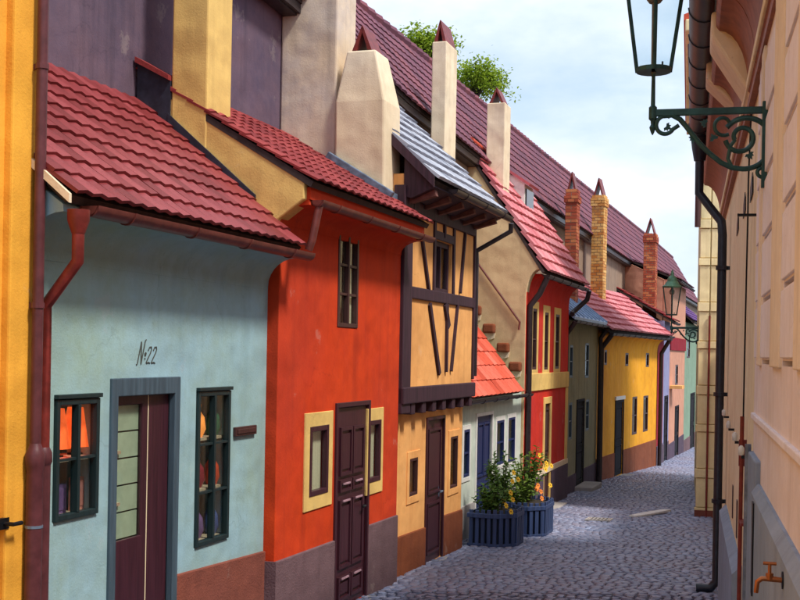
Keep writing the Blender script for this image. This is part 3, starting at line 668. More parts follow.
# broad cream flue wall and the tapered stack
MB().box(1.21, 1.78, 0.575, 1.215, 4.1, 7.4).build('flue_wall', stucco('stained_cream_plaster', lin(226, 204, 172), lin(196, 186, 184), 0.55, lin(132, 118, 108), amount=.95), red, bevel=0.02)
st = MB(); A = [(1.15, 1.70, 0.55, 0.0, 3.7), (1.15, 1.70, 0.56, 0.02, 5.0), (1.20, 1.62, 0.46, 0.14, 5.54)]
vs = []
for xa_, xb_, da, db, z in A: vs += [(xa_, da, z), (xb_, da, z), (xb_, db, z), (xa_, db, z)]
fs = [(3, 2, 1, 0), (8, 9, 10, 11)]
for q in (0, 4): fs += [(q+i, q+(i+1) % 4, q+4+(i+1) % 4, q+4+i) for i in range(4)]
st.add(vs, fs); tc_ = st.build('tapered_chimney', M_CREAM, red, bevel=0.02)
hood(tc_, 1.22, 1.6, 0.18, 0.42, 5.545, 0.26, PIPE_RED)
MB().beam((1.10, 0.62, 4.43), (1.10, -0.10, 3.99), 0.07, 0.10).build('flashing', LEAD, red, bevel=0.01)
MB().box(1.09, 1.72, -.05, -.002, 3.85, 4.06).build('apron_flashing', LEAD, red, bevel=0.008)
plinth(red, [(-1.70, RD[0]-.02), (RD[1]+.02, 1.45)], d0, zb, 0.69, M_PLGREY, drop=.012)
MB().box(-1.712, -1.69, -.118, .02, zb, .69).build('plinth_return', M_PLGREY, red)
window(red, RW1, d0, D_PURP, 1, 1, 0.045, 0.002, surround=M_GABLE, sw=(.11, .11, .12))
window(red, RW2, d0, D_PURP, 1, 1, 0.045, 0.002, surround=M_GABLE, sw=(.035, .08, .12))
w3 = window(red, RW3, d0, D_BROWN, 2, 3, 0.04, 0.012, bar=0.022)
mw = (RW3[0]+RW3[1])/2
MB().box(mw+.01, RW3[1]-.03, d0+.05, d0+.06, RW3[2]+.03, RW3[3]-.03).build('curtain', CURTAIN, w3)
MB().box(RW3[0]+.05, RW3[0]+.12, d0+.05, d0+.06, RW3[2]+.03, RW3[3]-.03).build('curtain', CURTAIN, w3)
for rw_, nm in ((RW1, 1), (RW2, 2)):
    MB().box((rw_[0]+rw_[1])/2, rw_[1]-.02, d0+.05, d0+.06, rw_[2]+.02, rw_[3]-.02).build('curtain', CURTAIN, red)
rdo = door(red, RD, d0, D_PURP, ((.04, .16), (.2, .54), (.58, .64), (.66, .90)), 2, D_PURP, 0.045, 0.01, BLACK)
for f in (.15, .535, .62):
    for s in (.3, .7):
        x = RD[0]+(RD[1]-RD[0])*s; z = RD[2]+(RD[3]-RD[2])*f; MB().box(x-.09, x+.09, d0-.022, d0-.01, z-.008, z+.008).build('highlight_strip', plain('highlight_lilac', lin(176, 140, 150), 0.6), rdo)  # pale lilac strips paint the highlights along the door panels
MB().box(RD[0]-.06, RD[1]+.06, d0-.18, d0+.1, zb, RD[2]-.004).build('threshold', STONE, red, bevel=0.015)
MB().tube([(-1.62, -.40, 3.56), (-1.66, -.36, 3.28), (-1.66, -.33, 3.20)], .032, 12).build('downpipe', GUT_BROWN, red, smooth=True)

# ================================================================== half-timbered cottage
hal = thing('timber_framed_cottage', 'apricot cottage with a jettied timber framed upper storey under a slate roof', 'house', L, (3, 0.4, L.gz(1.5)-.2))
zb = L.gz(4.45)-.3; zj = 1.86; dj = -0.11
HD = L.rect(0, 427, 421, 563, 442); HD = (HD[0], HD[1], L.gz(HD[1])+.02, HD[3])
HW1 = L.rect(0, 409, 459, 497, 417); HW2 = L.rect(0, 450, 437, 489, 457)
shell(hal, 1.46, 4.45, zb, zj, 0.0, M_APRI, [HD, HW1, HW2], z_side=zj)
HW3 = L.rect(dj, 435, 239, 292, 452)
up_ = MB().wall(1.46, 4.45, zj+.14, 4.28, dj, dj+.2, [HW3])
for x0, x1 in ((1.46, 1.64), (4.27, 4.45)): up_.prism([(dj+.2, zj+.14), (1.19, zj+.14), (1.19, 5.5), (dj+.2, 4.28)], 'x', x0, x1)
up_.build('upper_wall', M_APRI, hal, weld=True, bevel=0.01)
back_room(hal, 1.46, 4.45, zb, 4.2)
roof(hal, 1.42, 4.58, -0.45, 4.20, 1.15, 5.74, T_SLATE, DECK, 0.23, 0.235, t=0.034, curve=0.003, name='roof_slate')
MB().prism([(-.46, 4.12), (1.15, 5.67), (1.15, 5.78), (-.46, 4.24)], 'x', 1.395, 1.425).build('verge_board', TIMBER, hal)
MB().prism([(-.45, 4.13), (-.11, 4.44), (-.11, 4.04), (-.19, 4.02)], 'x', 1.47, 4.5).build('eave_soffit', TIMBER, hal)
for i in range(6):
    x = 1.62+i*.54; MB().beam((x, -.12, 4.02), (x, -.42, 4.10), .09, .10).build('rafter_end', plain('rafter_wood', lin(120, 78, 70), 0.8), hal)
eave_gutter(hal, 1.9, 4.62, -0.53, 4.16, 0.055, GUT_DARK)
def strut(px0, py0, px1, py1, w, name='brace'):
    a_ = L.hit(px0, py0, dj); b_ = L.hit(px1, py1, dj); MB().beam((a_[0], dj-.006, a_[1]), (b_[0], dj-.006, b_[1]), w, 0.05, up=(0, 1, 0)).build(name, TIMBER, hal)
MB().box(1.44, 1.74, dj-.03, dj+.1, zj-.12, 4.16).build('corner_post', TIMBER, hal, bevel=0.01)
MB().box(4.41, 4.47, dj-.03, dj+.02, zj+.2, 4.1).build('corner_post', TIMBER, hal, bevel=0.01)
zt0 = L.hit(440, 222, dj)[1]; MB().box(1.74, 4.41, dj-.035, dj+.02, zt0-.02, zt0+.24).build('top_plate', TIMBER, hal, bevel=0.01)
zt1 = L.hit(440, 303, dj)[1]; MB().box(1.74, 4.41, dj-.03, dj+.02, zt1, zt1+.13).build('mid_rail', TIMBER, hal, bevel=0.01)
MB().box(1.44, 4.47, dj-.05, 0.3, zj-.02, zj+.16).build('jetty_beam', TIMBER, hal, bevel=0.012)
for i in range(7):
    x = 1.85+i*.41; MB().box(x-.07, x+.07, dj-.03, .2, zj-.14, zj-.022).build('joist_end', TIMBER, hal, bevel=0.008)
strut(419, 224, 428, 293, .05); strut(465, 224, 459, 293, .05); strut(443.5, 222, 443.5, 238, .05, 'stud')
strut(428.5, 304, 438, 374, .07); strut(446, 304, 445, 372, .055, 'stud'); strut(456.5, 304, 450, 371, .045); strut(444, 304, 447.5, 327, .09, 'short_brace')
window(hal, HW3, dj, TIMBER, 2, 1, 0.06, 0.06)
MB().box(HW3[0]-.06, HW3[1]+.06, dj-.02, dj+.03, HW3[3]+.004, HW3[3]+.10).build('window_lintel', TIMBER, hal)
for x in (HW3[0]-.04, HW3[1]+.04): MB().box(x-.035, x+.035, dj-.022, dj+.03, HW3[2], zt0-.02).build('window_post', TIMBER, hal)
window(hal, HW1, 0.0, D_BROWN, 1, 1, .035, .01, surround=M_APRI, sw=.08); window(hal, HW2, 0.0, D_BROWN, 1, 1, .035, .01, surround=M_APRI, sw=.08)
door(hal, HD, 0.0, D_PURP, ((.06, .42), (.48, .94)), 1, D_PURP, 0.04, 0.015, LEAD)
plinth(hal, [(1.46, HD[0]-.02), (HD[1]+.02, 4.46)], 0.0, zb, 0.40, M_PLBROWN, drop=.03)
MB().box(4.44, 4.462, -.02, .4, zb, .32).build('plinth_return', M_PLBROWN, hal)
MB().box(HD[0]-.05, HD[1]+.05, -.14, .1, zb, HD[2]-.004).build('threshold', STONE, hal, bevel=0.015)
MB().tube([(4.60, -.56, 4.08), (4.62, -.55, 3.98), (4.50, -.13, 3.72), (4.50, -.13, 3.6), (4.50, -.13, 2.1)], .034, 12).build('downpipe', GUT_DARK, hal, smooth=True)
MB().prism([(0.3, 4.55), (0.62, 4.55), (0.62, 4.35), (.35, 4.2)], 'x', 1.43, 1.47).build('gable_patch', M_APRI, hal)

# ================================================================== low white-green cottage
tur = thing('low_white_cottage', 'low white green cottage with navy openings and steep orange roof behind the planters', 'house', L, (6.7, 0.5, L.gz(4.5)-.2))
dt = 0.20; zb = L.gz(8.95)-.3
TD = L.rect(dt, 476.5, 417, 500, 491); TD = (TD[0], TD[1], L.gz(TD[1])+.03, TD[3])
TW = [L.rect(dt, 463.5, 430, 478, 469), L.rect(dt, 496.5, 421, 466, 503.5), L.rect(dt, 508, 418, 463, 514.5)]
shell(tur, 4.46, 8.93, zb, 1.80, dt, M_TURQ, TW+[TD], z_side=2.95)
back_room(tur, 4.46, 8.93, zb, 1.75)
roof(tur, 4.50, 8.25, 0.06, 1.80, 1.15, 3.25, T_ORNG, DECK, 0.26, 0.27, t=0.022, curve=0.02)
eave_gutter(tur, 4.52, 8.93, 0.04, 1.75, 0.05, GUT_DARK)
for w_ in TW: window(tur, w_, dt, D_NAVY, 1, 2, .04, .01, surround=WHITE, sw=.06)
door(tur, TD, dt, D_NAVY, ((.06, .42), (.48, .94)), 2, WHITE, 0.05, 0.02, BLACK)
plinth(tur, [(4.47, TD[0]-.06), (TD[1]+.06, 8.9)], dt, zb, L.gz(6)+.5, STONE)
c2 = MB().box(5.50, 6.07, 0.61, 0.82, 2.6, 6.74).build('chimney', M_CREAM, tur, bevel=0.015)
hood(c2, 5.52, 6.05, 0.62, 0.81, 6.745, 0.30, PIPE_RED)

# ================================================================== coral red cottage with the tall buff gable
crl = thing('coral_cottage', 'coral red cottage with narrow windows and a tall bare buff gable with projecting stones', 'house', L, (11, 0.6, L.gz(9)-.2))
dc = 0.15; uR = 12.95; zb = L.gz(uR)-.4
CW = [L.rect(dc, x0, y0, y1, x1) for x0, y0, y1, x1 in ((532.5, 308, 370, 536.5), (544.5, 312, 370, 548), (555.5, 314, 369, 559))]
CD = L.rect(dc, 544.5, 404, 490, 549); CD = (CD[0], CD[1], L.gz(CD[1])+.05, CD[3])
mb = MB().wall(8.95, uR, zb, 3.62, dc, dc+.22, CW+[CD]); mb.box(uR-.18, uR, dc+.22, 1.19, zb, 3.62)
mb.build('wall', M_CRIM, crl, weld=True, bevel=0.01)
cove = [(-.06-.0, 3.93)]
gp = [(1.19, zb), (dc+.005, zb), (dc+.005, 3.35)]+[(dc+.005-.22*(1-math.cos(math.pi/2*i/6)), 3.35+.45*math.sin(math.pi/2*i/6)) for i in range(1, 7)]+[(-.07, 3.88), (1.19, 5.82)]
MB().prism(gp, 'x', 8.94, 9.16).build('gable', M_BUFF, crl, bevel=0.01)
back_room(crl, 9.1, uR, zb, 3.5)
eave_cove(crl, 9.16, uR, dc, 3.40, -.05, 3.70, M_CRIM)
roof(crl, 8.92, uR+.1, -.15, 3.76, 1.2, 5.84, T_PINK, DECK, 0.30, 0.25, t=0.046, curve=0.010)
eave_gutter(crl, 9.0, uR+.15, -.17, 3.71, 0.06, GUT_DARK)
for px, py in ((476, 310), (490, 328), (504, 347), (516, 366)):
    d_, z_ = L.hitu(px, py, 8.94); MB().box(8.80, 8.96, d_-.10, d_+.10, z_-.09, z_+.07).build('projecting_stone', M_PLBROWN, crl, bevel=0.03)
    MB().prism([(d_-.1, z_-.09), (d_+.1, z_-.09), (d_+.02, z_-.2), (d_-.08, z_-.17)], 'x', 8.89, 8.95).build('stone_bedding', M_CREAM, crl)
a_, b_, c_ = L.hitu(472, 255, 8.92), L.hitu(520, 322, 8.92), L.hitu(519, 330, 8.92)
MB().tube([(8.91, a_[0], a_[1]), (8.91, b_[0], b_[1]), (8.90, c_[0], c_[1])], .018, 8).build('gable_cable', GUT_BROWN, crl)
for w_ in CW: window(crl, w_, dc, D_BROWN, 1, 2, .05, .015, surround=M_GABLE, sw=.12)
door(crl, CD, dc, D_BROWN, ((.05, .45), (.5, .95)), 1, M_GABLE, 0.12, 0.02)
zband = L.hit(545, 384, dc)[1]; MB().box(9.0, uR, dc-.03, dc+.03, zband-.10, zband+.20).build('string_course', M_GABLE, crl, bevel=0.01)
for x in (9.02, uR-.22): MB().box(x, x+.2, dc-.022, dc+.03, zb, zband-.11).build('corner_strip', M_GABLE, crl)
plinth(crl, [(9.0, CD[0]-.14), (CD[1]+.14, uR)], dc, zb, L.gz(11)+.62, M_PLVIOL, t=.04)
MB().box(9.0, uR-.01, dc-.038, dc+.02, L.gz(11)+.63, L.gz(11)+.72).build('plinth_band', M_CREAM, crl)
MB().tube([(9.05, -.17, 3.66), (9.05, -.05, 3.4), (9.02, dc-.05, 3.2), (9.02, dc-.05, L.gz(9))], .05, 12).build('downpipe', GUT_DARK, crl, smooth=True)
MB().box(CD[0]-.3, CD[1]+.3, -.15, dc+.05, zb, CD[2]-.01).build('threshold', STONE, crl, bevel=0.015)
c3 = MB().box(9.5, 9.95, 0.70, 1.02, 4.6, 6.70).build('chimney', M_CREAM, crl, bevel=0.015); hood(c3, 9.52, 9.93, 0.72, 1.0, 6.705, 0.26, PIPE_RED)
dm = MB().prism([(1.18, 5.86), (.64, 5.50), (.64, 4.95), (1.18, 5.6)], 'x', 10.9, 11.65).build('dormer', WHITE, crl)
MB().box(10.98, 11.6, .612, .64, 5.08, 5.42).build('dormer_window', DARKGLASS, dm)
MB().beam((11.28, 1.22, 5.93), (11.28, .54, 5.475), .84, .05).build('dormer_roof', T_PINK, dm)
MB().tube([(8.96, 1.15, 5.98), (11.2, 1.10, 5.86)], .05, 10).build('flashing_roll', T_ORNG, crl)

# ================================================================== grey-green cottage
gry = thing('grey_cottage', 'narrow grey green cottage with a blue sheet metal roof between coral and marigold cottages', 'house', L, (15.3, 0.6, L.gz(13)-.3))
dg = 0.28; uG = 17.60; zb = L.gz(uG)-.4
GD = L.rect(dg, 577, 402, 478, 583); GD = (GD[0], GD[1], L.gz(GD[1])+.08, GD[3])
GW = [L.rect(dg, 569, 403, 440, 572), L.rect(dg, 586, 400, 431, 589), L.rect(dg, 570, 345, 378, 573), L.rect(dg, 585.5, 343, 378, 589)]
shell(gry, uR+.01, uG, zb, 3.12, dg, M_GREY, GW+[GD], z_side=3.7)
back_room(gry, uR, uG, zb, 3.0)
rf = MB().prism([(0.05, 3.10), (1.2, 4.0), (1.2, 4.06), (.05, 3.16)], 'x', uR+.12, uG).build('roof', plain('blue_sheet_metal', lin(150, 178, 214), 0.5, 0.2), gry)
for i in range(9):
    x = uR+.2+i*.54; MB().beam((x, .05, 3.175), (x, 1.2, 4.075), .03, .035).build('standing_seam', plain('blue_sheet_metal', lin(150, 178, 214)), rf)
eave_gutter(gry, uR+.1, uG, .03, 3.08, .05, GUT_DARK)
for w_ in GW: window(gry, w_, dg, D_BLUEG, 1, 2, .05, .02)
door(gry, GD, dg, D_FAR, ((.06, .42), (.48, .94)), 1, D_FAR, .05, .02)
plinth(gry, [(uR+.02, GD[0]-.06), (GD[1]+.06, uG)], dg, zb, L.gz(15.5)+.4, M_PLVIOL)
MB().box(GD[0]-.2, GD[1]+.2, -.12, dg, zb, L.gz(GD[0])+.10).build('doorstep', STONE, gry, bevel=0.02)
for x in (uR+.08, uG-.05): MB().tube([(x, .03, 3.05), (x, dg-.08, 2.8), (x, dg-.08, L.gz(x))], .05, 10).build('downpipe', GUT_DARK, gry, smooth=True)
MB().tube([(uR+.3, -.2, 3.68), (uR+.35, -.15, 3.5), (uR+.25, .1, 3.25), (uR+.1, .1, 3.2)], .05, 10).build('overflow_pipe', GUT_DARK, gry, smooth=True)
brick_stack(gry, 16.05, 16.45, 0.56, 0.82, 3.4, 6.05, BRICKM, hoodh=.42)

# ================================================================== marigold cottage (turned a little towards the lane's bend)
pA = L.M @ Vector((17.63, 0.28, 0)); pB = L.M @ Vector((25.3, -0.30, 0))
Yf = Frame((pA.x, pA.y), (pB.x-pA.x, pB.y-pA.y)); LY = (pB-pA).length
yel = thing('marigold_cottage', 'marigold yellow cottage with a rosy tiled roof and tiny upper slits', 'house', Yf, (LY/2, 0.6, Yf.gz(0)-.3))
zb = Yf.gz(LY)-.4
YD = Yf.rect(0, 615.5, 403, 470, 622.5); YD = (YD[0], YD[1], Yf.gz(YD[1])+.04, YD[3])
YW = [Yf.rect(0, x0, y0, y1, x1) for x0, y0, y1, x1 in ((632.5, 397, 435, 637), (643.5, 396, 432, 648), (604.5, 350, 365, 607), (625.5, 353, 366, 628.5), (646, 353, 367, 649))]
shell(yel, 0, LY, zb, 3.0, 0, M_YEL, YW+[YD], z_side=3.6, D=1.0)
back_room(yel, 0, LY, zb, 2.9, .8)
ze = Yf.hit(640, 334, -.3)[1]
roof(yel, -.15, LY+.25, -.32, ze, 1.15, ze+1.22, T_PINK, DECK, 0.33, 0.25, t=0.05, curve=0.010)
eave_gutter(yel, -.1, LY+.3, -.34, ze-.05, .06, GUT_DARK)
eave_cove(yel, 0, LY, 0, ze-.4, -.22, ze-.1, M_YEL)
for w_ in YW[:2]: window(yel, w_, 0, D_BROWN, 1, 2, .06, .02, bar=.03)
for w_ in YW[2:]: window(yel, w_, 0, D_BROWN, 1, 1, .05, .02)
door(yel, YD, 0, D_FAR, ((.06, .42), (.48, .94)), 1, D_FAR, .06, .02)
MB().box(YD[0]-.1, YD[1]+.1, -.04, .02, YD[3]+.07, YD[3]+.16).build('door_hood', WHITE, yel)
MB().box(YD[0]-.2, YD[1]+.2, -.3, .05, zb, YD[2]-.01).build('threshold', STONE, yel, bevel=0.015)
plinth(yel, [(0, YD[0]-.07), (YD[1]+.07, LY)], 0, zb, Yf.gz(0)+.55, M_PLBROWN, drop=.0)
MB().tube([(LY+.1, -.34, ze-.08), (LY+.1, -.1, ze-.5), (LY+.1, -.1, Yf.gz(LY))], .06, 10).build('downpipe', GUT_DARK, yel, smooth=True)
MB().tube([(-.02, -.34, ze-.08), (-.02, -.1, ze-.4), (-.02, -.1, Yf.gz(0))], .06, 10).build('downpipe', GUT_DARK, yel, smooth=True)
def ycoord(u, d): p = Yf.M.inverted() @ (L.M @ Vector((u, d, 0))); return p.x, p.y
x_, y_ = ycoord(20.7, .85); brick_stack(yel, x_-.0, x_+.42, y_-.2, y_+.12, 3.2, 6.55, BRICKY, hoodh=.45)
x_, y_ = ycoord(32.0, .75)

# ================================================================== far cottages along the bend
def far_cottage(name, label, u0, u1, d, zt, mat, rmat, ze, ztop, wins, doors, base=None, band=None):
    h_ = thing(name, label, 'house', L, ((u0+u1)/2, .5, L.gz(u0)-.3)); zb = L.gz(u1)-.5
    holes = [L.rect(d, *w) for w in wins]; dd = [L.rect(d, *w) for w in doors]; dd = [(r[0], r[1], L.gz(r[1])+.02, r[3]) for r in dd]
    shell(h_, u0, u1, zb, zt, d, mat, holes+dd, z_side=max(zt, ztop-.1))
    back_room(h_, u0, u1, zb, zt-.1)
    if rmat: roof(h_, u0, u1, d-.25, ze, 1.18, ztop, rmat, DECK, .4, .3, t=.03); eave_gutter(h_, u0, u1, d-.28, ze-.04, .06, GUT_DARK)
    for r in holes: window(h_, r, d, D_BROWN, 1, 2, .06, .02)
    for r in dd: door(h_, r, d, D_FAR, ((.06, .42), (.48, .94)), 1, D_FAR, .06, .02)
    if base: plinth(h_, [(u0, u1)] if not dd else [(u0, dd[0][0]-.07), (dd[0][1]+.07, u1)], d, zb, L.gz((u0+u1)/2)+.6, base)
    if band: MB().box(u0, u1, d-.04, d+.03, band[0], band[1]).build('string_course', M_WINE, h_)
    return h_
wine = far_cottage('wine_red_cottage', 'narrow wine red cottage just past the marigold cottage', 25.42, 27.2, -.30, 3.0, M_WINE, T_OLD, 3.05, 4.2, [], [], M_PLVIOL)
lav = far_cottage('lavender_cottage', 'narrow lavender cottage with a dark blue door under the brick chimney', 27.22, 29.15, -.30, 3.5, M_MAUVE, T_OLD, 3.5, 4.5, [], [(664.5, 398, 440, 667)], M_PLVIOL)
brick_stack(lav, 28.3, 28.9, 0.12, 0.50, 3.4, 6.30, BRICKM, hoodh=.5)
pnk = far_cottage('rose_cottage', 'rose plastered house with a wine red string course by the far street lamp', 29.2, 35.0, -.30, 4.9, M_PINKP, T_GALL, 4.9, 5.6, [(675.5, 365, 385, 678)], [(675, 408, 452, 678)], M_PLVIOL, (L.hit(676, 345, .3)[1]-.25, L.hit(676, 338, .3)[1]-.1))
grn = far_cottage('sage_cottage', 'sage green house with a violet tiled roof where the lane bends away', 35.05, 44.0, -.30, 3.7, M_PALEGRN, tilemat('violet_tile', lin(70, 40, 96), lin(92, 52, 112), lin(110, 66, 126)), 3.75, 5.2, [(687, 340, 358, 690)], [(690.5, 395, 445, 694)], M_PLGREY)
yb = L.hit(672, 362, .45)
MB().box(29.25, 30.2, -.7, -.3, 1.35, 1.45).build('awning', M_APRI, pnk)  # flat slab for a small orange awning

# ================================================================== right side: pinkish stucco house with raised panels
BROWNC = plain('brown_cornice_paint', lin(146, 86, 60), 0.6, 0.25)
def cornice(h_, s0, s1):
    pr = [(-.05, 4.06), (.02, 4.06), (.02, 4.12)]+[(.03+.19*(1-math.cos(math.pi/2*i/7)), 4.13+.40*math.sin(math.pi/2*i/7)) for i in range(8)]+[(.24, 4.56), (.24, 4.72), (-.05, 4.72)]
    MB().prism(pr, 'x', s0, s1).build('cornice', BROWNC, h_, smooth=True)
    MB().box(s0, s1, -.04, .045, 4.13, 4.19).build('cornice_fillet', M_RIGHTF, h_, bevel=.008)
    MB().prism([(.30, 4.80), (-3.2, 6.6), (-3.2, 6.7), (.33, 4.86)], 'x', s0, s1).build('roof', T_OLD, h_)
nr = thing('stucco_house', 'pinkish stucco house with raised wall panels carrying the big street lantern', 'house', R, (2, -1, R.gz(2)-.2))
cornice(nr, -6, 7.18)
zr = [2.38+.318*i for i in range(6)]
PCOLS = ((6.75, 7.06), (5.68, 6.46), (4.42, 5.05), (3.1, 3.8), (1.8, 2.5))
MB().wall(-6, 7.18, -.4, 4.7, 0, -.3, [(a, b, z-.011, z+.011) for a, b in PCOLS for z in zr[:5]]).build('wall', M_RIGHTN, nr, weld=True)
for a, b in PCOLS:
    for i in range(5):
        MB().prism([(a, zr[i]+.022), (b, zr[i]+.022), (b, zr[i+1]-.022), (a, zr[i+1]-.022)], 'y', -.01, .012).build('wall_panel', M_RIGHTP, nr, bevel=.004)
for a, b in ((6.50, 6.72), (5.10, 5.64), (3.85, 4.37)): MB().box(a, b, -.01, .016, 2.36, 4.05).build('pilaster_strip', M_RIGHTS, nr, bevel=.006)
MB().box(-6, 7.18, -.01, .018, 2.05, 2.085).build('string_line', M_RIGHTP, nr, bevel=.006)
MB().prism([(-.01, -.4), (.045, -.4), (.045, 1.70), (.015, 1.745), (-.01, 1.745)], 'x', -6, 6.42).build('dado', M_DADO, nr)
MB().box(6.425, 7.18, -.01, .03, -.4, 1.86).build('dado', M_DADO, nr, bevel=.01)
MB().box(6.10, 6.2, .03, .052, 1.22, 1.68).build('cable_slot', BLACK, nr)
MB().tube([(7.16, .03, 1.9), (7.16, .03, -.1)], .018, 8).build('conduit', LEAD, nr)
# tap
tp = thing('water_tap', 'old brass water tap projecting from the blue grey dado', 'tap', R, (4.22, .06, 1.64))
BRASS = plain('old_brass', lin(176, 106, 62), 0.35, 0.3, metal=0.7)
MB().tube([(4.22, .03, 1.64), (4.22, .05, 1.64)], .03, 12).build('wall_flange', BLACK, tp)
MB().tube([(4.22, .045, 1.64), (4.22, .08, 1.642), (4.22, .115, 1.642), (4.22, .130, 1.63), (4.22, .134, 1.592)], [.009, .010, .009, .009, .008], 12).build('spout', BRASS, tp, smooth=True)
MB().tube([(4.22, .09, 1.645), (4.22, .09, 1.695)], .006, 10).lathe([(.013, -.010), (.013, .012)], (4.22, .09, 1.65), 8).build('stem', BRASS, tp)
MB().tube([(4.22, .068, 1.695), (4.22, .112, 1.695)], .006, 8).build('handle', BRASS, tp, smooth=True)

# ================================================================== right side: straw coloured house
sw = thing('straw_house', 'straw coloured house with a brown coved cornice and black gutter opposite the cottages', 'house', R, (11, -1, R.gz(11)-.2))
MB().wall(7.2, 15.2, -.6, 4.7, -.02, -.3).box(14.9, 15.2, -4, -.3, -.6, 4.7).build('wall', M_RIGHTF, sw, weld=True, bevel=.01)
cornice(sw, 7.2, 15.25)
MB().prism([(.0, 4.08), (.27, 4.5), (.27, 4.66), (.0, 4.66)], 'x', 8.0, 8.5).build('corbel', M_CREAM, sw, bevel=.02)
MB().prism([(.0, 4.3), (.28, 4.58), (.28, 4.72), (.0, 4.72)], 'x', 9.6, 10.0).build('corbel', M_CREAM, sw, bevel=.02)
mb = MB(); mb.gutter(-6, 13.1, .31, 4.80, .105)
for i in range(27): 
    x = -5.6+i*.7; mb.prism([(.31-.113*math.cos(math.pi*j/8), 4.80-.113*math.sin(math.pi*j/8)) for j in range(9)]+[(.31+.10*math.cos(math.pi*j/8), 4.80-.10*math.sin(math.pi*j/8)) for j in range(9)], 'x', x-.015, x+.015)
PIPE_BL = plain('blue_black_metal', lin(38, 42, 54), 0.4, 0.3)
mb.build('gutter', PIPE_BL, sw, smooth=True)
dpz = R.gz(12.7)
MB().lathe([(.10, .0), (.085, -.12), (.060, -.26)], (12.9, .30, 4.72), 14).tube([(12.9, .30, 4.48), (12.9, .30, 4.12), (12.75, .07, 3.80), (12.7, .06, 3.66), (12.7, .06, dpz+.12), (12.7, .12, dpz+.05), (12.7, .26, dpz+.045)], .046, 14).build('downpipe', PIPE_BL, sw, smooth=True)
for z in (3.3, 2.0, .9): MB().tube([(12.7, .06, z), (12.7, .06, z+.04)], .063, 12).box(12.69, 12.71, -.02, .03, z, z+.04).build('pipe_clamp', PIPE_BL, sw)
MB().prism([(-.02, -.6), (.05, -.6), (.05, .86), (-.005, .92), (-.02, .92)], 'x', 8.75, 12.4).build('dado', M_DADO, sw)
MB().tube([(8.3, -.005, 4.08), (8.42, .0, 3.62), (8.30, .005, 3.35), (8.38, .005, 2.6), (8.42, .005, 1.9)], .006, 6).build('cable', BLACK, sw)
MB().tube([(8.42, .012, 2.0), (8.44, .012, -.1)], .014, 8).box(8.42, 8.46, -.02, .03, 1.66, 1.84).box(8.2, 8.44, -.02, .02, 1.28, 1.30).build('conduit', PIPE_RED, sw)
for px, py in ((727, 413), (732, 425), (739, 437), (746, 451)):
    s_, z_ = R.hit(px, py, 0); k_ = MB().lathe([(.012, -.03), (.02, -.02), (.02, .02), (.008, .035)], (s_, .03, z_), 10).build('insulator', WHITE, sw, smooth=True)
    MB().box(s_-.01, s_+.01, -.02, .03, z_-.05, z_-.03).build('insulator_hook', BLACK, k_)
for px, py in ((749.5, 188), (742.5, 206), (736, 225)):
    s_, z_ = R.hit(px, py, 0); MB().prism([(s_-.16, z_-.05), (s_+.16, z_-.08), (s_+.12, z_+.02), (s_-.10, z_+.09)], 'y', -.01, -.016).build('vent', BLACK, sw)
s_, z_ = R.hit(751, 215, 0.02); MB().box(s_-.01, s_+.01, -.02, .10, z_-.008, z_+.008).build('iron_pin', BLACK, sw)
for px, y0, y1 in ((731, 485, 520), (735, 500, 540)):
    s_, z1 = R.hit(px, y0, 0); z0 = R.hit(px, y1, 0)[1]; MB().box(s_-.05, s_+.05, -.025, -.012, z0, z1).build('wall_slot', D_BROWN, sw)
lk = tag(MB().wall(15.21, 20.85, -1.0, 3.0, -.5, -.8).box(15.21, 20.85, -.82, -.46, 3.0, 3.1).build('yard_wall', M_RIGHTF, None, R, weld=True), 'straw coloured yard wall between the straw house and the sandstone pier', 'wall')  # unseen wall, raised to shrink the sun patch on the lane

# ================================================================== far right: sandstone fronted house with block courses
ph = thing('sandstone_house', 'tall yellow sandstone house end with coursed blocks and a stepped cornice', 'house', R, (24, -1, R.gz(22)-.3))
MB().box(20.95, 30, -4.5, .20, -1.4, 7.9).build('wall', M_PIER, ph)
z = -0.9; i = 0
while z < 7.4:
    hh = (.62, .13, .5, .16)[i % 4]; k_ = .0 if hh > .2 else .02
    for a, b in ((-1.0, -.42), (-.40, .035), (.055, .22)):
        MB().box(20.9-k_, 20.99, a, b+(k_ if b > .2 else 0), z+.006, z+hh-.006).build('block', M_PIER, ph, bevel=.008)
    z += hh; i += 1
for dy, z0, z1 in ((.08, 7.42, 7.6), (.20, 7.6, 7.85), (.33, 7.85, 8.05)): MB().box(20.85-dy, 30.2, -4.6, .20+dy, z0, z1).build('cornice_step', M_PIER, ph, bevel=.02)
MB().prism([(.56, 8.05), (-4.6, 10), (-4.6, 10.1), (.56, 8.15)], 'x', 20.6, 30.3).build('roof', T_ORNG, ph)
MB().tube([(20.82, .44, 7.7), (20.82, .40, 6.9), (20.84, .27, 6.3), (20.84, .27, 4.6)], .05, 10).build('downpipe', D_BROWN, ph, smooth=True)
MB().tube([(20.87, .045, 3.1), (20.87, .045, -.3)], .018, 8).build('rusty_conduit', PIPE_RED, ph)
MB().box(20.86, 20.97, -.6, .24, -.9, R.gz(21)+.12).build('plinth', M_PLTERRA, ph)

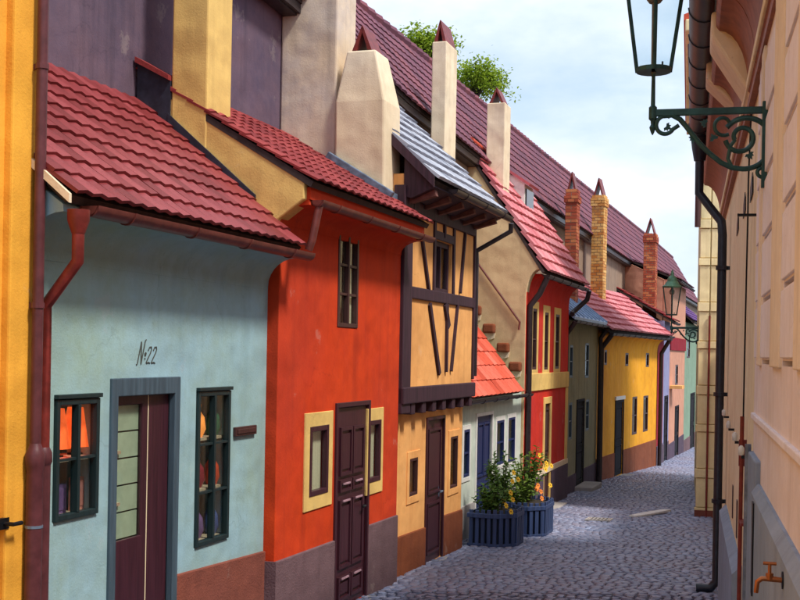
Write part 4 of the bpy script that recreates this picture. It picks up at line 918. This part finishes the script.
# ================================================================== street lanterns
def lantern(s0, y0, zb_, arm, label):
    """wall bracket at (s0, y0), lamp standing at the arm's end; zb_ = arm height"""
    t = thing('street_lantern', label, 'lantern', R, (s0, y0, zb_-.4), 'bracket lanterns on the right hand walls')
    k = arm/.58
    P = lambda px, py: (s0, y0+.58*k*(768-px)/116, zb_-(py-112)*.0051*k)
    MB().box(s0-.02, s0+.02, y0-.005, y0+.028*k, zb_-.40*k, zb_+.045).build('wall_plate', IRONG, t, bevel=.004)
    MB().box(s0-.013, s0+.013, y0+.02, y0+arm, zb_-.017, zb_+.019).build('arm', IRONG, t, bevel=.004)
    def sc(name, pts, r): MB().tube([P(*p) for p in pts], r, 8).build(name, IRONG, t, smooth=True)
    def sp(cx, cy, r0, r1, a0, a1, n=28): return [(cx+(r0+(r1-r0)*i/n)*math.cos(math.radians(a0+(a1-a0)*i/n)), cy+(r0+(r1-r0)*i/n)*math.sin(math.radians(a0+(a1-a0)*i/n))) for i in range(n+1)]
    sc('scroll', [(663, 115), (672, 114.5), (680, 119), (686, 126), (693, 135), (701, 145), (711, 155), (722, 164), (733, 169.5), (744, 171)]+sp(746, 144, 27, 24, 88, -140), .014)
    sc('scroll', sp(665, 124.5, 9.5, 9, -60, -330)+[(679, 125)], .011)
    sc('scroll', sp(742, 139, 16, 7, -190, -560), .013)
    sc('scroll', sp(724, 126, 11, 5, 60, 400), .010)
    sc('scroll', [(733, 169), (729, 160), (731, 148), (736, 141)], .010)
    sc('scroll', sp(763, 174, 7, 3, -40, 300), .010)
    for cx, cy, a in ((666, 126, 30), (706, 124, 200), (715, 140, 240), (694, 138, 100), (750, 156, 60)):
        mb = MB()
        for j in range(5):
            an = math.radians(a+(j-2)*42); c0 = P(cx, cy); L_ = (.034 if j == 2 else .026)*k; w_ = .008*k
            d1 = Vector((0, -math.cos(an), -math.sin(an))); d2 = Vector((0, math.sin(an), -math.cos(an))); c0 = Vector(c0)
            ps = [c0, c0+d1*L_*.5+d2*w_, c0+d1*L_, c0+d1*L_*.5-d2*w_]; mb.add([p+Vector((-.003, 0, 0)) for p in ps]+[p+Vector((.003, 0, 0)) for p in ps], [(0,1,2,3),(7,6,5,4),(0,4,5,1),(1,5,6,2),(2,6,7,3),(3,7,4,0)])
        mb.build('leaf_ornament', IRONG, t)
    c = (s0, y0+arm, zb_)
    MB().lathe([(.002, -.115), (.010, -.10), (.018, -.075), (.010, -.06), (.012, -.04), (.022, -.03), (.022, .03), (.012, .04), (.010, .20), (.016, .21)], c, 10).build('post', IRONG, t, smooth=True)
    zb2, zt2 = zb_+.215, zb_+.70; rb, rt = .085, .150
    MB().lathe([(rb-.012, 0), (rb+.006, 0), (rb+.008, .022), (rb-.010, .022)], (c[0], c[1], zb2), 16).build('base_ring', IRONG, t)
    MB().box(c[0]-rb, c[0]+rb, c[1]-.008, c[1]+.008, zb2, zb2+.012).box(c[0]-.008, c[0]+.008, c[1]-rb, c[1]+rb, zb2+.001, zb2+.011).build('base_cross', IRONG, t)
    for j in range(4):
        a = math.radians(90*j+4); a2 = math.radians(90*(j+1)+4)
        p = Vector((c[0]+rb*math.cos(a), c[1]+rb*math.sin(a), zb2)); q = Vector((c[0]+rt*math.cos(a), c[1]+rt*math.sin(a), zt2))
        MB().tube([p, q], .0105, 6).build('glazing_post', IRONG, t)
        p2 = Vector((c[0]+rb*math.cos(a2), c[1]+rb*math.sin(a2), zb2)); q2 = Vector((c[0]+rt*math.cos(a2), c[1]+rt*math.sin(a2), zt2))
        MB().add([p, p2, q2, q], [(0, 1, 2, 3)]).build('pane', GLASS, t)
    MB().lathe([(rt+.015, 0), (rt+.02, .02), (rt-.02, .05), (.10, .10), (.085, .11), (.085, .15), (.045, .20), (.03, .21), (.03, .25), (.002, .32)], (c[0], c[1], zt2), 12).build('hood', plain('green_copper', lin(86, 124, 96), 0.5, 0.3, metal=0.3), t, smooth=True)
    MB().tube([(c[0], c[1], zb2-.01), (c[0], c[1], zb_+.60)], .014, 10).build('gas_tube', plain('greyed_brass', lin(116, 108, 98), 0.5), t, smooth=True)
    MB().lathe([(.03, 0), (.045, .02), (.045, .06), (.02, .10)], (c[0], c[1], zb_+.58), 10).build('burner', plain('greyed_brass', lin(116, 108, 98)), t, smooth=True)
    MB().tube([(c[0]-.005, c[1]-.045, zb_+.22), (c[0]-.005, c[1]-.045, zb_+.27)], .005, 6).build('pilot_tap', IRONG, t)
    return t
s_, z_ = R.hit(768, 112, 0)
lantern(s_, .0, z_+.01, .58, 'big black iron lantern on a scrolled bracket of the pinkish stucco house')
lantern(21.3, .22, R.hitu(690, 328, 21.3)[1], .46, 'far green topped lantern on the corner of the sandstone house')

# ================================================================== planters
SLATB = plain('blue_grey_slat_paint', lin(58, 76, 116), 0.5, 0.3, grain=(40, 40, 2), bmp=0.3)
SOIL = plain('potting_soil', (0.03, 0.022, 0.016, 1), 1.0)
def poly_inset(poly, k):
    cx = sum(p[0] for p in poly)/len(poly); cy = sum(p[1] for p in poly)/len(poly); return [(cx+(p[0]-cx)*k, cy+(p[1]-cy)*k) for p in poly]
def planter(u0, d0, ln, dp, hgt, label):
    """half-octagon tub of upright slats with top and bottom rails"""
    z0 = L.gz(u0+ln/2, d0-dp/2); c = .20
    poly = [(u0, d0), (u0, d0-dp+c), (u0+c, d0-dp), (u0+ln-c, d0-dp), (u0+ln, d0-dp+c), (u0+ln, d0)]
    t = thing('planter', label, 'planter', L, (u0+ln/2, d0-dp/2, z0), 'slatted planters by the low white cottage')
    MB().prism(poly_inset(poly, .93), 'z', z0+.03, z0+hgt*.86).build('tub', plain('tub_dark', lin(26, 32, 48), 0.8), t)
    MB().prism(poly_inset(poly, .90), 'z', z0+hgt*.86, z0+hgt*.90).build('soil', SOIL, t)
    for nm, k, a, b in (('bottom_rail', 1.03, .05, .13), ('top_rail', 1.05, .80, .92)):
        o_, i_ = poly_inset(poly, k), poly_inset(poly, k-.06); n_ = len(poly); vs = []
        for zz in (z0+hgt*a, z0+hgt*b): vs += [(p[0], p[1], zz) for p in o_]+[(p[0], p[1], zz) for p in i_]
        fs = []
        for q in range(n_):
            r = (q+1) % n_; fs += [(q, r, 2*n_+r, 2*n_+q), (n_+r, n_+q, 3*n_+q, 3*n_+r), (2*n_+q, 2*n_+r, 3*n_+r, 3*n_+q), (r, q, n_+q, n_+r)]
        MB().add(vs, fs).build(nm, SLATB, t, bevel=.006)
    for (ax, ay), (bx, by) in zip(poly, poly[1:]):
        ln_ = math.hypot(bx-ax, by-ay); k = max(2, round(ln_/.088)); ang = math.atan2(by-ay, bx-ax)
        for i in range(k):
            f = (i+.5)/k; M_ = Matrix.Translation((ax+(bx-ax)*f, ay+(by-ay)*f, z0)) @ Matrix.Rotation(ang, 4, 'Z')
            w_ = ln_/k*.62; zt_ = hgt*(1.0+random.uniform(-.01, .03))
            MB().box(-w_/2, w_/2, -.011, .011, .02, zt_, M_).build('slat', SLATB, t, bevel=.003)
    return z0+hgt*.9
LEAFG = tilemat('leaf_green', (0.05, 0.11, 0.02, 1), (0.09, 0.18, 0.03, 1), (0.16, 0.25, 0.05, 1), 0.6, 0.0)
LEAFY = tilemat('leaf_light', (0.08, 0.15, 0.02, 1), (0.14, 0.24, 0.03, 1), (0.22, 0.30, 0.05, 1), 0.6, 0.0)
STEM = plain('plant_stem', (0.06, 0.08, 0.025, 1), 0.8)
def leaf(mb, p, dirv, ln, w):
    dirv = dirv.normalized(); s = dirv.cross(Vector((random.uniform(-.4, .4), random.uniform(-.4, .4), 1))).normalized()*w; up = s.cross(dirv).normalized()
    mid = p+dirv*ln*.5+up*ln*.10
    mb.add([p, mid+s, p+dirv*ln-up*ln*.12, mid-s, mid+up*.002], [(0, 1, 4), (1, 2, 4), (2, 3, 4), (3, 0, 4)])
def plant(u, d, z, hgt, spread, n, label, mat, flowers, fcol, lsize=.07):
    t = thing('flowering_plant', label, 'plant', L, (u, d, z-.03)); fo = MB(); stm = MB(); tips = []
    for i in range(n):
        an = random.uniform(0, 6.28); sp_ = spread*math.sqrt(random.random()); hh = hgt*random.uniform(.45, 1.0)*(1-.35*sp_/spread)
        b0 = Vector((u+.3*sp_*math.cos(an), d+.3*sp_*math.sin(an), z-.03)); tip = Vector((u+sp_*math.cos(an), d+sp_*math.sin(an), z+hh)); mid = (b0+tip)/2+Vector((0, 0, hh*.1))
        stm.tube([b0, mid, tip], .004, 5); tips.append(tip); k = int(7+hh*26)
        for j in range(k):
            f = .15+.85*j/k; q = b0.lerp(mid, f*2) if f < .5 else mid.lerp(tip, f*2-1)
            leaf(fo, q, Vector((random.uniform(-1, 1), random.uniform(-1, 1), random.uniform(-.2, .7))), lsize*random.uniform(.6, 1.3), lsize*.28)
    stm.build('stems', STEM, t); fo.build('foliage', mat, t)
    tips.sort(key=lambda p: p[1]-p[2]*.15)
    for i in range(flowers):
        p = tips[i % len(tips)]+Vector((random.uniform(-.07, .07), random.uniform(-.16, -.02), random.uniform(-.5, -.15)*min(hgt, .35)))
        mb = MB(); ax = Vector((-.5, -.8, .35)).normalized(); e1 = ax.orthogonal().normalized(); e2 = ax.cross(e1)
        for j in range(7):
            a = 2*math.pi*j/7; dv = (e1*math.cos(a)+e2*math.sin(a)); sd = (e2*math.cos(a)-e1*math.sin(a))*.013
            mb.add([p, p+dv*.026+sd+ax*.006, p+dv*.046+ax*.002, p+dv*.026-sd+ax*.006], [(0, 1, 2, 3)])
        fl = mb.build('flower', fcol, t); MB().lathe([(.012, 0), (.009, .01)], p, 6).build('flower_centre', plain('flower_eye', (0.35, 0.12, 0.01, 1)), fl)
    return t
YELF = plain('yellow_petal', (0.85, 0.52, 0.02, 1), 0.6, 0.15); ORGF = plain('orange_petal', (0.80, 0.24, 0.03, 1), 0.6, 0.15)
zt1 = planter(4.75, -.02, .85, .60, .50, 'blue slatted planter touching the timber framed cottage corner')
zt2 = planter(6.05, .05, 1.0, .80, .50, 'blue slatted planter in front of the coral cottage drainpipe')
plant(4.95, -.25, zt1, .46, .25, 26, 'low bushy plant with yellow flowers in the planter by the timber framed cottage', LEAFG, 6, YELF, .085)
plant(5.32, -.30, zt1, 1.02, .20, 20, 'tall slim leafy shoot in the planter by the timber framed cottage', LEAFG, 3, YELF, .085)
plant(6.35, -.30, zt2, .6, .30, 30, 'bushy green plant with orange flowers in the planter before the coral cottage', LEAFY, 5, ORGF, .085)
plant(6.75, -.38, zt2, 1.0, .30, 30, 'tall leafy plant with yellow orange flowers in the planter before the coral cottage', LEAFY, 6, YELF, .085)

# ================================================================== drain and pale strip in the lane
def ground_at(x, y):
    r = ray(x, y); t = (G0-EYE)/(r.z+S_G); return Vector((r.x*t, r.y*t, gz(r.y*t)))
g_ = ground_at(599, 521)
dg_ = thing('drain_grate', 'small iron drain grate set in the cobbles', 'drain', None, (g_.x, g_.y, g_.z))
MG = Matrix.Translation((g_.x, g_.y, g_.z+.018)) @ TILT @ Matrix.Rotation(math.atan2(L.e.y, L.e.x), 4, 'Z')
mb = MB()
for a, b, c, d in ((-.2, .2, -.2, -.17), (-.2, .2, .17, .2), (-.2, -.17, -.17, .17), (.17, .2, -.17, .17)): mb.box(a, b, c, d, 0, .02, MG)
mb.build('grate_frame', STONE, dg_)
MB().box(-.17, .17, -.17, .17, -.02, .004, MG).build('grate_pit', BLACK, dg_)
for i in range(6): MB().box(-.17, .17, -.145+i*.058-.012, -.145+i*.058+.012, .004, .018, MG).build('grate_bar', STONE, dg_)
g0, g1 = ground_at(632, 518), ground_at(668, 513.5)
v_ = (g1-g0); ln_ = v_.length; MG = Matrix.Translation(g0+Vector((0, 0, .012))) @ Matrix.Rotation(math.atan2(v_.y, v_.x), 4, 'Z')
tag(MB().prism([(0, -.07), (ln_*.4, -.09), (ln_, -.06), (ln_, .07), (ln_*.5, .09), (0, .06)], 'z', 0, .03).build('pale_strip', WHITE, None, None, (0, 0, 0)), 'pale flat strip lying across the cobbles', 'stone').matrix_world = MG  # thin pale slab laid flat on the cobbles

# ================================================================== trees beyond the gallery
def tree(px, py, Y, rad, label, seed):
    rg = random.Random(seed); r = ray(px, py); c = Vector((r.x*Y, Y, EYE+r.z*Y)); gb = gz(Y)
    t = thing('tree', label, 'tree', None, (c.x, c.y, gb), 'trees beyond the gallery')
    tr = MB(); tr.tube([(c.x, c.y, gb-.2), (c.x+.1, c.y, gb+3), (c.x-.1, c.y+.1, c.z-rad*.4), (c.x, c.y, c.z+rad*.5)], [.28, .22, .14, .03], 10)
    tips = []
    for i in range(26):
        z0 = rg.uniform(-.9, .5)*rad; an = rg.uniform(0, 6.28); el = rg.uniform(-.1, 1.1); ln = rad*rg.uniform(.65, 1.05)
        p0 = Vector((c.x, c.y, c.z+z0*.7)); p1 = c+Vector((math.cos(an)*math.cos(el), math.sin(an)*math.cos(el), math.sin(el)))*ln
        tr.tube([p0, (p0+p1)/2+Vector((0, 0, .12)), p1], [.05, .03, .01], 5); tips.append(p1)
        for k in range(3): tips.append(p0.lerp(p1, rg.uniform(.55, 1))+Vector((rg.uniform(-.3, .3), rg.uniform(-.3, .3), rg.uniform(-.2, .3))))
    tr.build('trunk', plain('bark', (0.09, 0.07, 0.05, 1), 0.95), t)
    fo = MB()
    for tp_ in tips:
        for k in range(30):
            p = tp_+Vector((rg.gauss(0, .15), rg.gauss(0, .15), rg.gauss(0, .13)))
            leaf(fo, p, Vector((rg.uniform(-1, 1), rg.uniform(-1, 1), rg.uniform(-.8, .5))), rg.uniform(.08, .16), .035)
    fo.build('crown', TLEAF, t); return t
TLEAF = tilemat('tree_leaf', (0.16, 0.26, 0.02, 1), (0.28, 0.40, 0.03, 1), (0.40, 0.50, 0.05, 1), 0.55, 0.0)
tree(475, 90, 36, .9, 'bright green tree peeping over the gallery between two cream chimneys', 5)
tree(426, 52, 34, .72, 'bright green tree peeping over the gallery by the first slim chimney', 9)
